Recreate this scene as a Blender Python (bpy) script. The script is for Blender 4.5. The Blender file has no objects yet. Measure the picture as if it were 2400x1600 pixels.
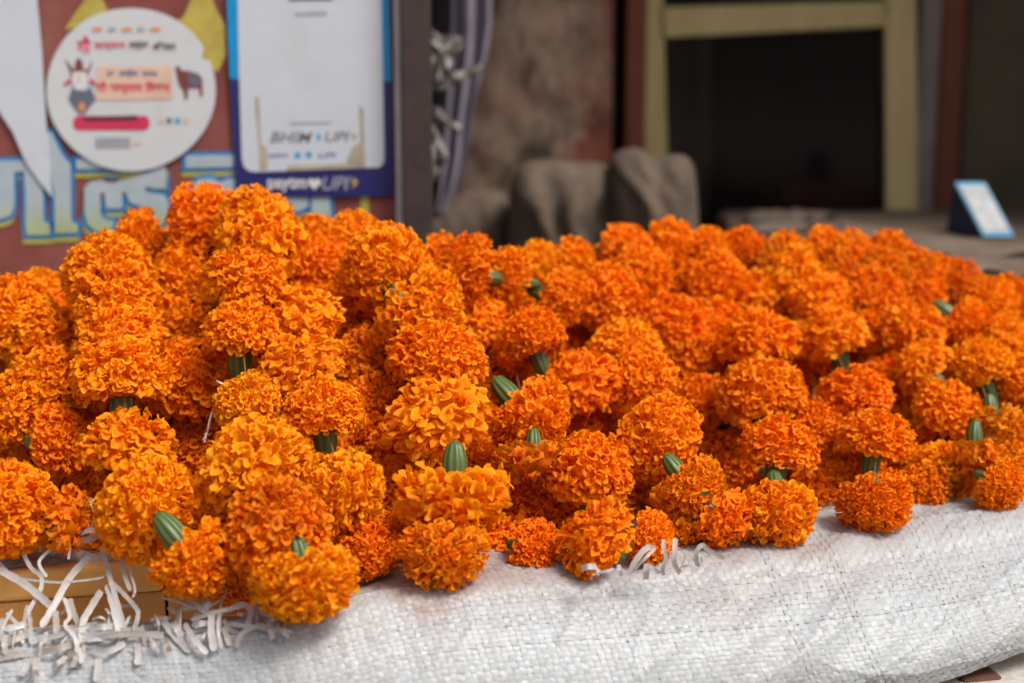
import bpy, math, random
import numpy as np
from mathutils import Vector, Matrix, geometry

# ------------------------------------------------------------------ camera, sky, sun, exposure
SC = bpy.context.scene
COL = SC.collection
CZ = 1.05                      # camera height above the street
PITCH = math.radians(10.0)
FPX = 3333.0                   # focal length in photograph pixels (2400 wide), 50 mm on full frame
cam_d = bpy.data.cameras.new('camera')
cam_d.lens = 50.0; cam_d.sensor_width = 36.0; cam_d.clip_start = 0.02; cam_d.clip_end = 500.0
cam_d.dof.use_dof = True; cam_d.dof.focus_distance = 0.99; cam_d.dof.aperture_fstop = 3.6
cam_d.dof.aperture_blades = 7
cam = bpy.data.objects.new('camera', cam_d); COL.objects.link(cam)
cam.location = (0, 0, CZ); cam.rotation_euler = (math.pi / 2 - PITCH, 0, 0)
SC.camera = cam

SUN_EL, SUN_AZ = math.radians(55), math.radians(128)     # azimuth measured clockwise from +Y: behind the camera, to the right
world = bpy.data.worlds.new('World'); SC.world = world; world.use_nodes = True
wn = world.node_tree; wn.nodes.clear()
sky = wn.nodes.new('ShaderNodeTexSky'); sky.sky_type = 'NISHITA'; sky.sun_disc = False
sky.sun_elevation = SUN_EL; sky.sun_rotation = SUN_AZ; sky.dust_density = 6.0; sky.air_density = 1.0; sky.ozone_density = 1.0
hs = wn.nodes.new('ShaderNodeHueSaturation'); hs.inputs['Saturation'].default_value = 0.35
bg = wn.nodes.new('ShaderNodeBackground'); bg.inputs['Strength'].default_value = 0.068
wo = wn.nodes.new('ShaderNodeOutputWorld')
wn.links.new(sky.outputs[0], hs.inputs['Color']); wn.links.new(hs.outputs[0], bg.inputs['Color']); wn.links.new(bg.outputs[0], wo.inputs['Surface'])
sun_d = bpy.data.lights.new('sun', 'SUN'); sun_d.energy = 1.5; sun_d.angle = math.radians(16); sun_d.color = (1.0, 0.95, 0.88)
sun = bpy.data.objects.new('sun', sun_d); COL.objects.link(sun)
sdir = Vector((math.sin(SUN_AZ) * math.cos(SUN_EL), math.cos(SUN_AZ) * math.cos(SUN_EL), math.sin(SUN_EL)))
sun.rotation_euler = sdir.to_track_quat('Z', 'Y').to_euler(); sun.location = (0, -2, 4)
SC.view_settings.view_transform = 'Standard'; SC.view_settings.look = 'None'
SC.view_settings.exposure = 0.88; SC.view_settings.gamma = 1.0; SC.view_settings.use_curve_mapping = False
SC.render.engine = 'CYCLES'
SC.cycles.use_denoising = True
SC.cycles.max_bounces = 5; SC.cycles.diffuse_bounces = 4; SC.cycles.transmission_bounces = 4; SC.cycles.transparent_max_bounces = 8

random.seed(7)
RNG = np.random.default_rng(11)

# ------------------------------------------------------------------ helpers
FWD = Vector((0, math.cos(PITCH), -math.sin(PITCH))); UP = Vector((0, math.sin(PITCH), math.cos(PITCH))); RIGHT = Vector((1, 0, 0))
CAM = Vector((0, 0, CZ))

def ray(px, py):
    return RIGHT * ((px - 1200) / FPX) + UP * ((800 - py) / FPX) + FWD

def at(px, py, D):                      # point at depth D along the viewing axis
    return CAM + ray(px, py) * D

def on_y(px, py, Y):                    # point on the upright plane y = Y
    d = ray(px, py); return CAM + d * (Y / d.y)

def on_z(px, py, z):
    d = ray(px, py); return CAM + d * ((z - CZ) / d.z)

def tag(o, label=None, cat=None, group=None, kind=None):
    if label: o['label'] = label
    if cat: o['category'] = cat
    if group: o['group'] = group
    if kind: o['kind'] = kind
    return o

def empty(name, loc, parent=None):
    o = bpy.data.objects.new(name, None); COL.objects.link(o); o.location = loc
    o.empty_display_size = 0.02
    if parent: o.parent = parent
    return o

def link_mesh(name, me, mat=None, parent=None, smooth=False):
    if mat is not None and not me.materials: me.materials.append(mat)
    o = bpy.data.objects.new(name, me); COL.objects.link(o)
    if parent is not None:
        o.parent = parent
        bpy_world = parent_world(parent)
        o.matrix_parent_inverse = bpy_world.inverted()
    if smooth:
        me.polygons.foreach_set('use_smooth', [True] * len(me.polygons))
    return o

def parent_world(o):
    m = o.matrix_basis.copy()
    if o.parent: m = parent_world(o.parent) @ o.matrix_parent_inverse @ m
    return m

def mesh_from(name, verts, faces):
    me = bpy.data.meshes.new(name); me.from_pydata([tuple(v) for v in verts], [], faces); me.update(); return me

class MB:
    def __init__(s): s.v = []; s.f = []
    def add(s, vs, fs):
        n = len(s.v); s.v += [tuple(v) for v in vs]; s.f += [tuple(i + n for i in f) for f in fs]; return s
    def box(s, c, sz, rot=None):
        c = Vector(c); hx, hy, hz = sz[0] / 2, sz[1] / 2, sz[2] / 2
        vs = [Vector((x, y, z)) for x in (-hx, hx) for y in (-hy, hy) for z in (-hz, hz)]
        if rot is not None: vs = [rot @ v for v in vs]
        return s.add([v + c for v in vs], [(0, 1, 3, 2), (4, 6, 7, 5), (0, 4, 5, 1), (2, 3, 7, 6), (0, 2, 6, 4), (1, 5, 7, 3)])
    def build(s, name, mat, parent=None, smooth=False, bevel=0, seg=2):
        o = link_mesh(name, mesh_from(name, s.v, s.f), mat, parent, smooth)
        if bevel:
            m = o.modifiers.new('bevel', 'BEVEL'); m.width = bevel; m.segments = seg; m.limit_method = 'ANGLE'
        return o

def slab_pts(pts, depth_vec):
    """outline of 3D points extruded along depth_vec -> MB"""
    n = len(pts); fr = [Vector(p) for p in pts]; bk = [p + Vector(depth_vec) for p in fr]
    tris = geometry.tessellate_polygon([fr])
    mb = MB()
    fs = [tuple(t) for t in tris] + [tuple(n + i for i in reversed(t)) for t in tris]
    fs += [(i, (i + 1) % n, n + (i + 1) % n, n + i) for i in range(n)]
    mb.add(fr + bk, fs); return mb

def outline(px_pts, Y, thick):          # outline traced on an upright plane, given real thickness away from the camera
    return slab_pts([on_y(x, y, Y) for x, y in px_pts], (0, thick, 0))

def tube(pts, r, seg=6, taper=None):
    mb = MB(); pts = [Vector(p) for p in pts]; rings = []
    for i, p in enumerate(pts):
        t = (pts[min(i + 1, len(pts) - 1)] - pts[max(i - 1, 0)]).normalized()
        a = t.orthogonal().normalized() if i == 0 else (a - t * a.dot(t)).normalized()
        b = t.cross(a); rr = r if taper is None else r * taper[i]
        rings.append([p + (a * math.cos(2 * math.pi * k / seg) + b * math.sin(2 * math.pi * k / seg)) * rr for k in range(seg)])
    vs = [v for rg in rings for v in rg]
    fs = [(i * seg + k, i * seg + (k + 1) % seg, (i + 1) * seg + (k + 1) % seg, (i + 1) * seg + k) for i in range(len(rings) - 1) for k in range(seg)]
    fs += [tuple(range(seg))[::-1], tuple(range((len(rings) - 1) * seg, len(rings) * seg))]
    return mb.add(vs, fs)

def crom(P, n):                          # Catmull-Rom through points, n samples per span
    P = [np.array(p, float) for p in P]
    Q = [2 * P[0] - P[1]] + P + [2 * P[-1] - P[-2]]; out = []
    for i in range(1, len(Q) - 2):
        for k in range(n):
            t = k / n
            out.append(0.5 * (2 * Q[i] + (Q[i + 1] - Q[i - 1]) * t + (2 * Q[i - 1] - 5 * Q[i] + 4 * Q[i + 1] - Q[i + 2]) * t * t + (3 * Q[i] - Q[i - 1] - 3 * Q[i + 1] + Q[i + 2]) * t ** 3))
    out.append(P[-1]); return out

# ------------------------------------------------------------------ materials
class Nodes:
    def __init__(s, name):
        s.m = bpy.data.materials.new(name); s.m.use_nodes = True; s.t = s.m.node_tree
        s.b = s.t.nodes['Principled BSDF']; s.out = s.t.nodes['Material Output']
    def n(s, t, **kw):
        nd = s.t.nodes.new(t)
        for k, v in kw.items(): setattr(nd, k, v)
        return nd
    def l(s, a, b): s.t.links.new(a, b)
    def coord(s, kind='Object'):
        return s.n('ShaderNodeTexCoord').outputs[kind]
    def noise(s, scale, detail=4, rough=0.6, vec=None, stretch=None):
        nz = s.n('ShaderNodeTexNoise'); nz.inputs['Scale'].default_value = scale; nz.inputs['Detail'].default_value = detail; nz.inputs['Roughness'].default_value = rough
        v = vec or s.coord()
        if stretch:
            mp = s.n('ShaderNodeMapping'); mp.inputs['Scale'].default_value = stretch; s.l(v, mp.inputs['Vector']); v = mp.outputs[0]
        s.l(v, nz.inputs['Vector']); return nz.outputs['Fac']
    def ramp(s, fac, stops):
        r = s.n('ShaderNodeValToRGB'); el = r.color_ramp.elements
        while len(el) < len(stops): el.new(0.5)
        for e, (p, c) in zip(el, stops):
            e.position = p; e.color = (*c, 1) if len(c) == 3 else c
        s.l(fac, r.inputs['Fac']); return r.outputs['Color']
    def mix(s, fac, a, b, blend='MIX'):
        mx = s.n('ShaderNodeMix', data_type='RGBA', blend_type=blend)
        for i, v in ((0, fac), (6, a), (7, b)):
            if hasattr(v, 'links'): s.l(v, mx.inputs[i])
            elif i == 0: mx.inputs[0].default_value = v
            else: mx.inputs[i].default_value = (*v, 1)
        return mx.outputs[2]
    def math(s, op, a, b=0.0):
        m = s.n('ShaderNodeMath', operation=op)
        for i, v in ((0, a), (1, b)):
            if hasattr(v, 'links'): s.l(v, m.inputs[i])
            else: m.inputs[i].default_value = v
        return m.outputs[0]
    def bump(s, h, strength, dist=0.002):
        b = s.n('ShaderNodeBump'); b.inputs['Strength'].default_value = strength; b.inputs['Distance'].default_value = dist
        s.l(h, b.inputs['Height']); s.l(b.outputs[0], s.b.inputs['Normal'])
    def base(s, c):
        if hasattr(c, 'links'): s.l(c, s.b.inputs['Base Color'])
        else: s.b.inputs['Base Color'].default_value = (*c, 1)
    def rough(s, v): s.b.inputs['Roughness'].default_value = v

def mottled(name, c1, c2, scale=8, rough=0.8, bump=0.2, bdist=0.002, detail=6, stretch=None, c3=None, fine=None):
    N = Nodes(name); f = N.noise(scale, detail, 0.65, stretch=stretch)
    stops = [(0.32, c1), (0.68, c2)] if c3 is None else [(0.3, c1), (0.5, c2), (0.7, c3)]
    c = N.ramp(f, stops)
    if fine:
        f2 = N.noise(scale * fine, 4, 0.7)
        c = N.mix(0.35, c, N.ramp(f2, [(0.35, tuple(x * 0.55 for x in c1)), (0.65, c2)]))
    N.base(c); N.rough(rough)
    if bump: N.bump(N.noise(scale * 4, 8, 0.7), bump, bdist)
    return N.m

def flat(name, c, rough=0.6, var=0.12, scale=14):
    return mottled(name, tuple(x * (1 - var) for x in c), tuple(min(1, x * (1 + var)) for x in c), scale, rough, 0.05, 0.0005)

M = {}
def petal_material():
    N = Nodes('marigold_petal'); t = N.t
    tone = N.n('ShaderNodeAttribute', attribute_type='OBJECT', attribute_name='tone').outputs['Fac']
    vc = N.n('ShaderNodeAttribute', attribute_type='GEOMETRY', attribute_name='Col')
    sp = N.n('ShaderNodeSeparateColor'); N.l(vc.outputs['Color'], sp.inputs[0])
    k = N.math('ADD', tone, N.math('MULTIPLY', N.math('SUBTRACT', sp.outputs[0], 0.5), 0.34))
    k = N.math('ADD', k, N.math('MULTIPLY', N.math('SUBTRACT', sp.outputs[1], 0.4), 0.26))   # petal margins are yellower than their throats
    col = N.ramp(k, [(0.0, (0.92, 0.185, 0.002)), (0.35, (0.97, 0.265, 0.003)), (0.65, (0.985, 0.35, 0.004)), (1.0, (0.99, 0.46, 0.006))])
    nz = N.noise(60, 3, 0.6)
    col = N.mix(N.math('MULTIPLY', N.math('GREATER_THAN', nz, 0.70), 0.35), col, (0.30, 0.07, 0.004))   # small bruises
    age = N.n('ShaderNodeAttribute', attribute_type='OBJECT', attribute_name='age').outputs['Fac']
    am = N.math('MULTIPLY', age, N.math('ADD', 0.35, N.math('MULTIPLY', N.math('GREATER_THAN', sp.outputs[0], 0.6), 1.2)))
    col = N.mix(am, col, (0.42, 0.13, 0.012))
    N.t.nodes.remove(N.b)
    d = N.n('ShaderNodeBsdfPrincipled'); N.l(col, d.inputs['Base Color']); d.inputs['Roughness'].default_value = 0.55
    d.inputs['Specular IOR Level'].default_value = 0.14
    tr = N.n('ShaderNodeBsdfTranslucent'); N.l(col, tr.inputs['Color'])
    mx = N.n('ShaderNodeMixShader'); mx.inputs[0].default_value = 0.38
    N.l(d.outputs[0], mx.inputs[1]); N.l(tr.outputs[0], mx.inputs[2]); N.l(mx.outputs[0], N.out.inputs['Surface'])
    return N.m
M['petal'] = petal_material()

def calyx_material():
    N = Nodes('green_calyx')
    vc = N.n('ShaderNodeAttribute', attribute_type='GEOMETRY', attribute_name='Col')
    sp = N.n('ShaderNodeSeparateColor'); N.l(vc.outputs['Color'], sp.inputs[0])
    c = N.ramp(sp.outputs[0], [(0.0, (0.035, 0.065, 0.012)), (0.5, (0.065, 0.115, 0.022)), (1.0, (0.12, 0.175, 0.045))])
    f = N.noise(300, 4, 0.6, stretch=(1, 1, 0.2))
    N.base(N.mix(0.4, c, N.ramp(f, [(0.35, (0.035, 0.06, 0.012)), (0.62, (0.10, 0.15, 0.035)), (0.8, (0.20, 0.17, 0.06))]))); N.rough(0.42)
    return N.m
M['calyx'] = calyx_material()

def sack_material(name, stain=True):
    N = Nodes(name)
    vc = N.n('ShaderNodeAttribute', attribute_type='GEOMETRY', attribute_name='Col')
    sp = N.n('ShaderNodeSeparateColor'); N.l(vc.outputs['Color'], sp.inputs[0])
    c = N.ramp(sp.outputs[0], [(0.0, (0.325, 0.325, 0.32)), (0.4, (0.385, 0.398, 0.408)), (1.0, (0.425, 0.447, 0.472))])
    P = N.n('ShaderNodeNewGeometry').outputs['Position']
    f = N.noise(14, 6, 0.65, vec=P)
    c = N.mix(N.ramp(f, [(0.52, (0, 0, 0)), (0.80, (0.4, 0.4, 0.4))]), c, (0.33, 0.285, 0.235))
    f3 = N.noise(180, 3, 0.7, vec=P)
    c = N.mix(N.ramp(f3, [(0.6, (0, 0, 0)), (0.74, (0.8, 0.8, 0.8))]), c, (0.30, 0.22, 0.14))
    if stain:   # blush of wet-petal dye where the flowers have lain (green channel holds its extent)
        f2 = N.noise(30, 4, 0.6, vec=P)
        c = N.mix(N.math('MULTIPLY', N.math('MULTIPLY', sp.outputs[1], 0.8), N.ramp(f2, [(0.30, (0.2, 0.2, 0.2)), (0.6, (1, 1, 1))])), c, (0.28, 0.165, 0.125))
    N.base(c); N.rough(0.42); N.b.inputs['Specular IOR Level'].default_value = 0.4
    return N.m
M['weave'] = sack_material('woven_tape_white')
def tape_material():
    N = Nodes('frayed_tape_white')
    P = N.n('ShaderNodeNewGeometry').outputs['Position']
    rnd = N.n('ShaderNodeObjectInfo').outputs['Random']
    c = N.ramp(rnd, [(0.0, (0.44, 0.38, 0.33)), (0.5, (0.54, 0.51, 0.49)), (1.0, (0.62, 0.615, 0.63))])
    c = N.mix(N.ramp(N.noise(60, 5, 0.7, vec=P), [(0.5, (0, 0, 0)), (0.75, (0.7, 0.7, 0.7))]), c, (0.36, 0.28, 0.21))
    N.t.nodes.remove(N.b)
    d = N.n('ShaderNodeBsdfPrincipled'); N.l(c, d.inputs['Base Color']); d.inputs['Roughness'].default_value = 0.4
    tr = N.n('ShaderNodeBsdfTranslucent'); N.l(c, tr.inputs['Color'])
    mx = N.n('ShaderNodeMixShader'); mx.inputs[0].default_value = 0.3
    N.l(d.outputs[0], mx.inputs[1]); N.l(tr.outputs[0], mx.inputs[2]); N.l(mx.outputs[0], N.out.inputs['Surface'])
    return N.m
M['tape'] = tape_material()
M['sack_back'] = mottled('sack_inner_dirt_shade', (0.10, 0.075, 0.06), (0.20, 0.16, 0.13), 40, 0.9, 0.1)  # dirt brown, darkened to paint shade into the slits between tapes
M['ledge_top'] = mottled('worn_grey_stone', (0.16, 0.13, 0.115), (0.46, 0.40, 0.36), 60, 0.9, 0.9, 0.004, 8, c3=(0.55, 0.47, 0.42), fine=4)
def yellow_paint(name, a, b):
    N = Nodes(name)
    f = N.noise(10, 6, 0.65); c = N.ramp(f, [(0.35, a), (0.65, b)])
    w = N.n('ShaderNodeTexVoronoi', feature='DISTANCE_TO_EDGE'); w.inputs['Scale'].default_value = 13
    nz = N.n('ShaderNodeTexNoise'); nz.inputs['Scale'].default_value = 12
    ad = N.n('ShaderNodeVectorMath', operation='ADD'); N.l(N.coord(), ad.inputs[0]); N.l(nz.outputs['Color'], ad.inputs[1]); N.l(ad.outputs[0], w.inputs['Vector'])
    crack = N.math('LESS_THAN', w.outputs['Distance'], 0.006)
    crack = N.math('MULTIPLY', crack, N.math('GREATER_THAN', N.noise(7, 2), 0.55))
    c = N.mix(N.math('MULTIPLY', crack, 0.75), c, (0.09, 0.05, 0.025))
    c = N.mix(N.ramp(N.noise(70, 5, 0.7), [(0.62, (0, 0, 0)), (0.75, (0.5, 0.5, 0.5))]), c, (0.16, 0.08, 0.035))
    N.base(c); N.rough(0.55); N.bump(N.noise(40, 6, 0.6), 0.25, 0.002); return N.m
M['ledge_yellow'] = yellow_paint('yellow_ochre_paint', (0.78, 0.39, 0.095), (0.86, 0.47, 0.14))
M['ledge_orange'] = yellow_paint('orange_ochre_paint', (0.58, 0.25, 0.06), (0.68, 0.33, 0.10))
M['red_wall'] = mottled('brick_red_paint', (0.15, 0.034, 0.028), (0.23, 0.058, 0.046), 9, 0.75, 0.15, 0.001, 7, c3=(0.28, 0.10, 0.08))
def gradient_paint():
    N = Nodes('white_to_lime_lettering')
    sep = N.n('ShaderNodeSeparateXYZ'); N.l(N.n('ShaderNodeNewGeometry').outputs['Position'], sep.inputs[0])
    z0 = on_y(100, 555, 1.5).z; z1 = on_y(100, 470, 1.5).z
    mr = N.n('ShaderNodeMapRange'); mr.inputs[1].default_value = z0; mr.inputs[2].default_value = z1; N.l(sep.outputs[2], mr.inputs[0])
    c = N.ramp(mr.outputs[0], [(0.0, (0.36, 0.41, 0.09)), (0.35, (0.36, 0.43, 0.22)), (1.0, (0.38, 0.46, 0.52))])
    c = N.mix(0.25, c, N.ramp(N.noise(30, 5), [(0.35, (0.30, 0.36, 0.36)), (0.65, (0.56, 0.60, 0.60))])); N.base(c); N.rough(0.6); return N.m
M['letter_fill'] = gradient_paint()
M['letter_blue'] = flat('cobalt_blue_paint', (0.008, 0.17, 0.42))
M['letter_yellow'] = flat('lime_yellow_paint', (0.46, 0.44, 0.07))
M['deco_yellow'] = mottled('dull_yellow_paint', (0.36, 0.26, 0.05), (0.55, 0.46, 0.09), 30, 0.7, 0.1)
def paper(name, c, dirt=0.35):
    N = Nodes(name)
    cc = N.mix(N.ramp(N.noise(16, 6, 0.7), [(0.52, (0, 0, 0)), (0.75, (dirt,) * 3)]), c, (0.42, 0.37, 0.27))
    N.base(cc); N.rough(0.45); N.bump(N.noise(25, 3, 0.5), 0.25, 0.003); return N.m
M['paper'] = paper('white_sticker_paper', (0.60, 0.625, 0.65))
M['poster_white'] = paper('white_poster_vinyl', (0.57, 0.615, 0.68), 0.25)
M['sky_blue'] = flat('sky_blue_print', (0.0, 0.28, 0.62), 0.4)
M['navy'] = flat('navy_print', (0.018, 0.022, 0.14), 0.4)
M['pink'] = flat('crimson_print', (0.62, 0.03, 0.10), 0.5)
M['dark_print'] = flat('dark_maroon_print', (0.10, 0.03, 0.05), 0.5)
M['grey_print'] = flat('grey_print', (0.16, 0.18, 0.19), 0.5)
M['pale_print'] = flat('pale_grey_print', (0.36, 0.38, 0.44), 0.5)
M['blue_print'] = flat('blue_print', (0.05, 0.11, 0.36), 0.5)
M['cyan_print'] = flat('cyan_print', (0.03, 0.36, 0.68), 0.5)
M['peach'] = flat('peach_print', (0.72, 0.50, 0.38), 0.5)
M['orange_print'] = flat('orange_print', (0.68, 0.30, 0.10), 0.5)
M['cow_brown'] = flat('brown_print', (0.20, 0.05, 0.05), 0.5)
M['cow_grey'] = flat('slate_print', (0.13, 0.14, 0.20), 0.5)
M['cow_white'] = flat('white_print', (0.68, 0.70, 0.72), 0.5)
M['tape_residue'] = mottled('old_tape_residue', (0.30, 0.26, 0.19), (0.48, 0.44, 0.36), 30, 0.7, 0.1)
M['trim'] = mottled('aluminium_trim', (0.42, 0.42, 0.44), (0.62, 0.63, 0.65), 20, 0.5, 0.1)
M['post'] = mottled('rusted_dark_iron', (0.018, 0.014, 0.015), (0.045, 0.028, 0.026), 30, 0.75, 0.3, 0.001, c3=(0.055, 0.03, 0.026))
M['plaster'] = mottled('peeling_plaster_stone', (0.16, 0.115, 0.085), (0.33, 0.25, 0.19), 7, 0.95, 0.9, 0.02, 8, c3=(0.44, 0.33, 0.25), fine=3)
def peel():
    N = Nodes('plaster_with_red_wash')
    c = N.ramp(N.noise(7, 8, 0.7), [(0.3, (0.25, 0.155, 0.11)), (0.5, (0.50, 0.335, 0.245)), (0.7, (0.64, 0.455, 0.345))])
    sep = N.n('ShaderNodeSeparateXYZ'); N.l(N.n('ShaderNodeNewGeometry').outputs['Position'], sep.inputs[0])
    mr = N.n('ShaderNodeMapRange'); mr.inputs[1].default_value = 0.05; mr.inputs[2].default_value = 0.17; N.l(sep.outputs[0], mr.inputs[0])
    k = N.math('ADD', mr.outputs[0], N.math('MULTIPLY', N.math('SUBTRACT', N.noise(9, 6, 0.65), 0.5), 3.4))
    c = N.mix(N.ramp(k, [(0.35, (0, 0, 0)), (0.95, (0.85, 0.85, 0.85))]), c, (0.30, 0.065, 0.035))
    c = N.mix(N.ramp(N.noise(5, 5, 0.6), [(0.5, (0, 0, 0)), (0.62, (0.45, 0.45, 0.45))]), c, (0.36, 0.15, 0.10))
    c = N.mix(N.ramp(N.noise(11, 5, 0.7, stretch=(1, 1, 0.6)), [(0.54, (0, 0, 0)), (0.66, (0.8, 0.8, 0.8))]), c, (0.09, 0.07, 0.05))
    N.base(c); N.rough(0.95); N.bump(N.noise(20, 8, 0.7), 0.8, 0.02); return N.m
M['peel'] = peel()
M['brown_wood'] = mottled('red_brown_wood', (0.14, 0.03, 0.012), (0.24, 0.062, 0.028), 6, 0.6, 0.2, 0.002, stretch=(6, 6, 0.6))
M['khaki'] = mottled('khaki_painted_wood', (0.54, 0.41, 0.17), (0.68, 0.53, 0.25), 8, 0.55, 0.15, 0.001, stretch=(4, 4, 0.6))
M['mauve'] = mottled('mauve_plaster', (0.25, 0.20, 0.19), (0.36, 0.29, 0.28), 10, 0.8, 0.1)
M['olive'] = mottled('olive_grimy_wall', (0.10, 0.075, 0.05), (0.17, 0.13, 0.085), 5, 0.9, 0.3, 0.004)
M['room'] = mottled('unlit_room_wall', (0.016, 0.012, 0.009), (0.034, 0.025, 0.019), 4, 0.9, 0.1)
M['jute'] = mottled('brown_jute', (0.085, 0.058, 0.042), (0.155, 0.11, 0.08), 14, 0.95, 0.5, 0.004, 8, fine=6)
M['purple'] = mottled('purple_cloth', (0.19, 0.165, 0.215), (0.30, 0.265, 0.34), 12, 0.8, 0.2)
M['dark_gap'] = mottled('charcoal_gap_shade', (0.03, 0.028, 0.033), (0.06, 0.055, 0.065), 12, 0.85, 0.2)
def plastic():
    N = Nodes('clear_milky_plastic'); N.base((0.46, 0.43, 0.40)); N.rough(0.2); N.b.inputs['Alpha'].default_value = 0.7
    N.bump(N.noise(40, 4), 0.5, 0.004); return N.m
M['plastic'] = plastic()
M['counter'] = mottled('weathered_counter_wood', (0.045, 0.03, 0.02), (0.13, 0.09, 0.062), 10, 0.85, 0.6, 0.006, 8, stretch=(0.7, 3, 3), c3=(0.24, 0.17, 0.12))
M['cardboard'] = mottled('dusty_cardboard', (0.11, 0.08, 0.06), (0.20, 0.15, 0.115), 12, 0.9, 0.3, 0.003)
M['deep_blue'] = flat('deep_blue_plastic', (0.006, 0.018, 0.055), 0.35)
M['maroon'] = flat('maroon_crate', (0.34, 0.05, 0.06), 0.7)
M['marble'] = mottled('speckled_white_marble', (0.50, 0.47, 0.42), (0.74, 0.72, 0.69), 26, 0.5, 0.15, 0.001, 8, fine=8)
M['brick'] = mottled('brown_brick', (0.08, 0.03, 0.018), (0.15, 0.06, 0.035), 25, 0.9, 0.4, 0.003)
M['concrete'] = mottled('street_concrete', (0.20, 0.18, 0.16), (0.32, 0.29, 0.26), 3, 0.95, 0.4, 0.006)
M['unseen_ceiling'] = mottled('unseen_ceiling_dark', (0.10, 0.08, 0.065), (0.18, 0.15, 0.12), 4, 0.9, 0.3)
M['string'] = flat('white_cotton_string', (0.66, 0.60, 0.55), 0.9)
M['thread'] = flat('stained_thread', (0.22, 0.10, 0.03), 0.9)
M['card'] = mottled('worn_white_card', (0.22, 0.23, 0.24), (0.40, 0.42, 0.44), 60, 0.4, 0.05)
M['insect'] = flat('black_insect', (0.02, 0.018, 0.016), 0.4)

# ------------------------------------------------------------------ setting: street, platform, ceiling, walls
LZ = CZ - 0.318                         # ledge height
YAW = math.radians(12)
E1 = Vector((math.cos(YAW), math.sin(YAW), 0)); E2 = Vector((-math.sin(YAW), math.cos(YAW), 0))
L0 = at(0, 1333, 0.96); L0.z = LZ       # a point on the ledge's front top edge
def led(s, t, z): p = L0 + E1 * s + E2 * t; return Vector((p.x, p.y, z))
ROTL = Matrix.Rotation(YAW, 3, 'Z')

def ground_sheet(name, half, z, mat):
    me = mesh_from(name, [(-half, -half, z), (half, -half, z), (half, half, z), (-half, half, z)], [(0, 1, 2, 3)])
    return tag(link_mesh(name, me, mat), kind='structure')
ground_sheet('street_ground', 200, 0.0, M['concrete'])
tag(MB().box((0.0, 2.75, LZ / 2 - 0.02), (6.0, 2.75, LZ - 0.04)).build('shop_floor', M['cardboard']), kind='structure')
tag(MB().box((0.3, 3.62, CZ + 1.00), (5.0, 3.8, 0.10)).build('unseen_ceiling', M['unseen_ceiling']), kind='structure')  # unseen, added to keep sky light off the shop behind

# painted ledge: grey worn slab on top, yellow coping band, orange front
led_root = empty('painted_ledge', led(0.3, 0, 0))
tag(led_root, 'yellow and orange painted stone ledge with cracked grey top at bottom left', 'ledge')
def ledge_piece(name, t0, t1, z0, z1, s0, s1, mat, bev):
    mb = MB(); mb.box((0, 0, 0), (s1 - s0, t1 - t0, z1 - z0), ROTL)
    c = led((s0 + s1) / 2, (t0 + t1) / 2, (z0 + z1) / 2)
    mb.v = [tuple(Vector(v) + c) for v in mb.v]
    return mb.build(name, mat, led_root, bevel=bev, seg=3)
SE = 0.107
ledge_piece('coping', 0.000, 0.06, LZ - 0.024, LZ - 0.002, -0.8, SE, M['ledge_yellow'], 0.004)
ledge_piece('coping', 0.000, 0.06, LZ - 0.024, LZ - 0.002, SE + 0.0018, 1.4, M['ledge_yellow'], 0.004)
ledge_piece('front_face', 0.003, 0.06, 0.0, LZ - 0.0245, -0.8, SE, M['ledge_orange'], 0.002)
ledge_piece('front_face', 0.003, 0.06, 0.0, LZ - 0.0245, SE + 0.0018, 1.4, M['ledge_orange'], 0.002)
def ledge_top():
    xs = np.linspace(-0.8, 1.4, 260); ts = np.linspace(0.004, 0.5, 60); vs = []; fs = []
    for t in ts:
        for s in xs:
            h = 0.0022 * (math.sin(s * 91 + t * 40) + math.sin(s * 57 - t * 77 + 1)) * 0.5 + random.gauss(0, 0.0007)
            tt = t + (random.gauss(0, 0.0009) + 0.002 * math.sin(s * 45) if t < 0.02 else 0)
            vs.append(led(s, tt, LZ + 0.001 + h - (0.004 if t == ts[0] else 0)))
    n = len(xs)
    fs = [(j * n + i, j * n + i + 1, (j + 1) * n + i + 1, (j + 1) * n + i) for j in range(len(ts) - 1) for i in range(n - 1)]
    link_mesh('worn_top', mesh_from('worn_top', vs, fs), M['ledge_top'], led_root, True)
ledge_top()

# ------------------------------------------------------------------ painted red signboard with lettering
YB = 1.50
board = empty('painted_signboard', on_y(400, 1200, YB))
tag(board, 'brick red painted signboard with large blue outlined lettering behind the flowers', 'signboard')
mb = MB(); tl = on_y(-420, -500, YB); br = on_y(926, 1150, YB)
zt, zb = CZ + 0.55, LZ - 0.04
xl, xr = tl.x, on_y(924, 300, YB).x
mb.box(((xl + xr) / 2, YB + 0.012, (zt + zb) / 2), (xr - xl, 0.024, zt - zb)).build('panel', M['red_wall'], board)
xr2 = on_y(944, 300, YB).x
MB().box(((xr + xr2) / 2 + 0.0005, YB + 0.010, (zt + zb) / 2), (xr2 - xr - 0.001, 0.030, zt - zb)).build('edge_trim', M['trim'], board, bevel=0.002)

def offset_poly(pts, w):
    n = len(pts); out = []
    area = sum(pts[i][0] * pts[(i + 1) % n][1] - pts[(i + 1) % n][0] * pts[i][1] for i in range(n))
    sg = 1 if area > 0 else -1
    for i in range(n):
        p0, p1, p2 = (np.array(pts[j % n], float) for j in (i - 1, i, i + 1))
        a = (p1 - p0) / (np.linalg.norm(p1 - p0) + 1e-9); b = (p2 - p1) / (np.linalg.norm(p2 - p1) + 1e-9)
        na = np.array([a[1], -a[0]]) * sg; nb = np.array([b[1], -b[0]]) * sg
        m = na + nb; L = np.linalg.norm(m)
        m = m / L if L > 0.2 else na
        out.append(tuple(p1 + m * w / max(0.55, m @ na)))
    return out

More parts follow.
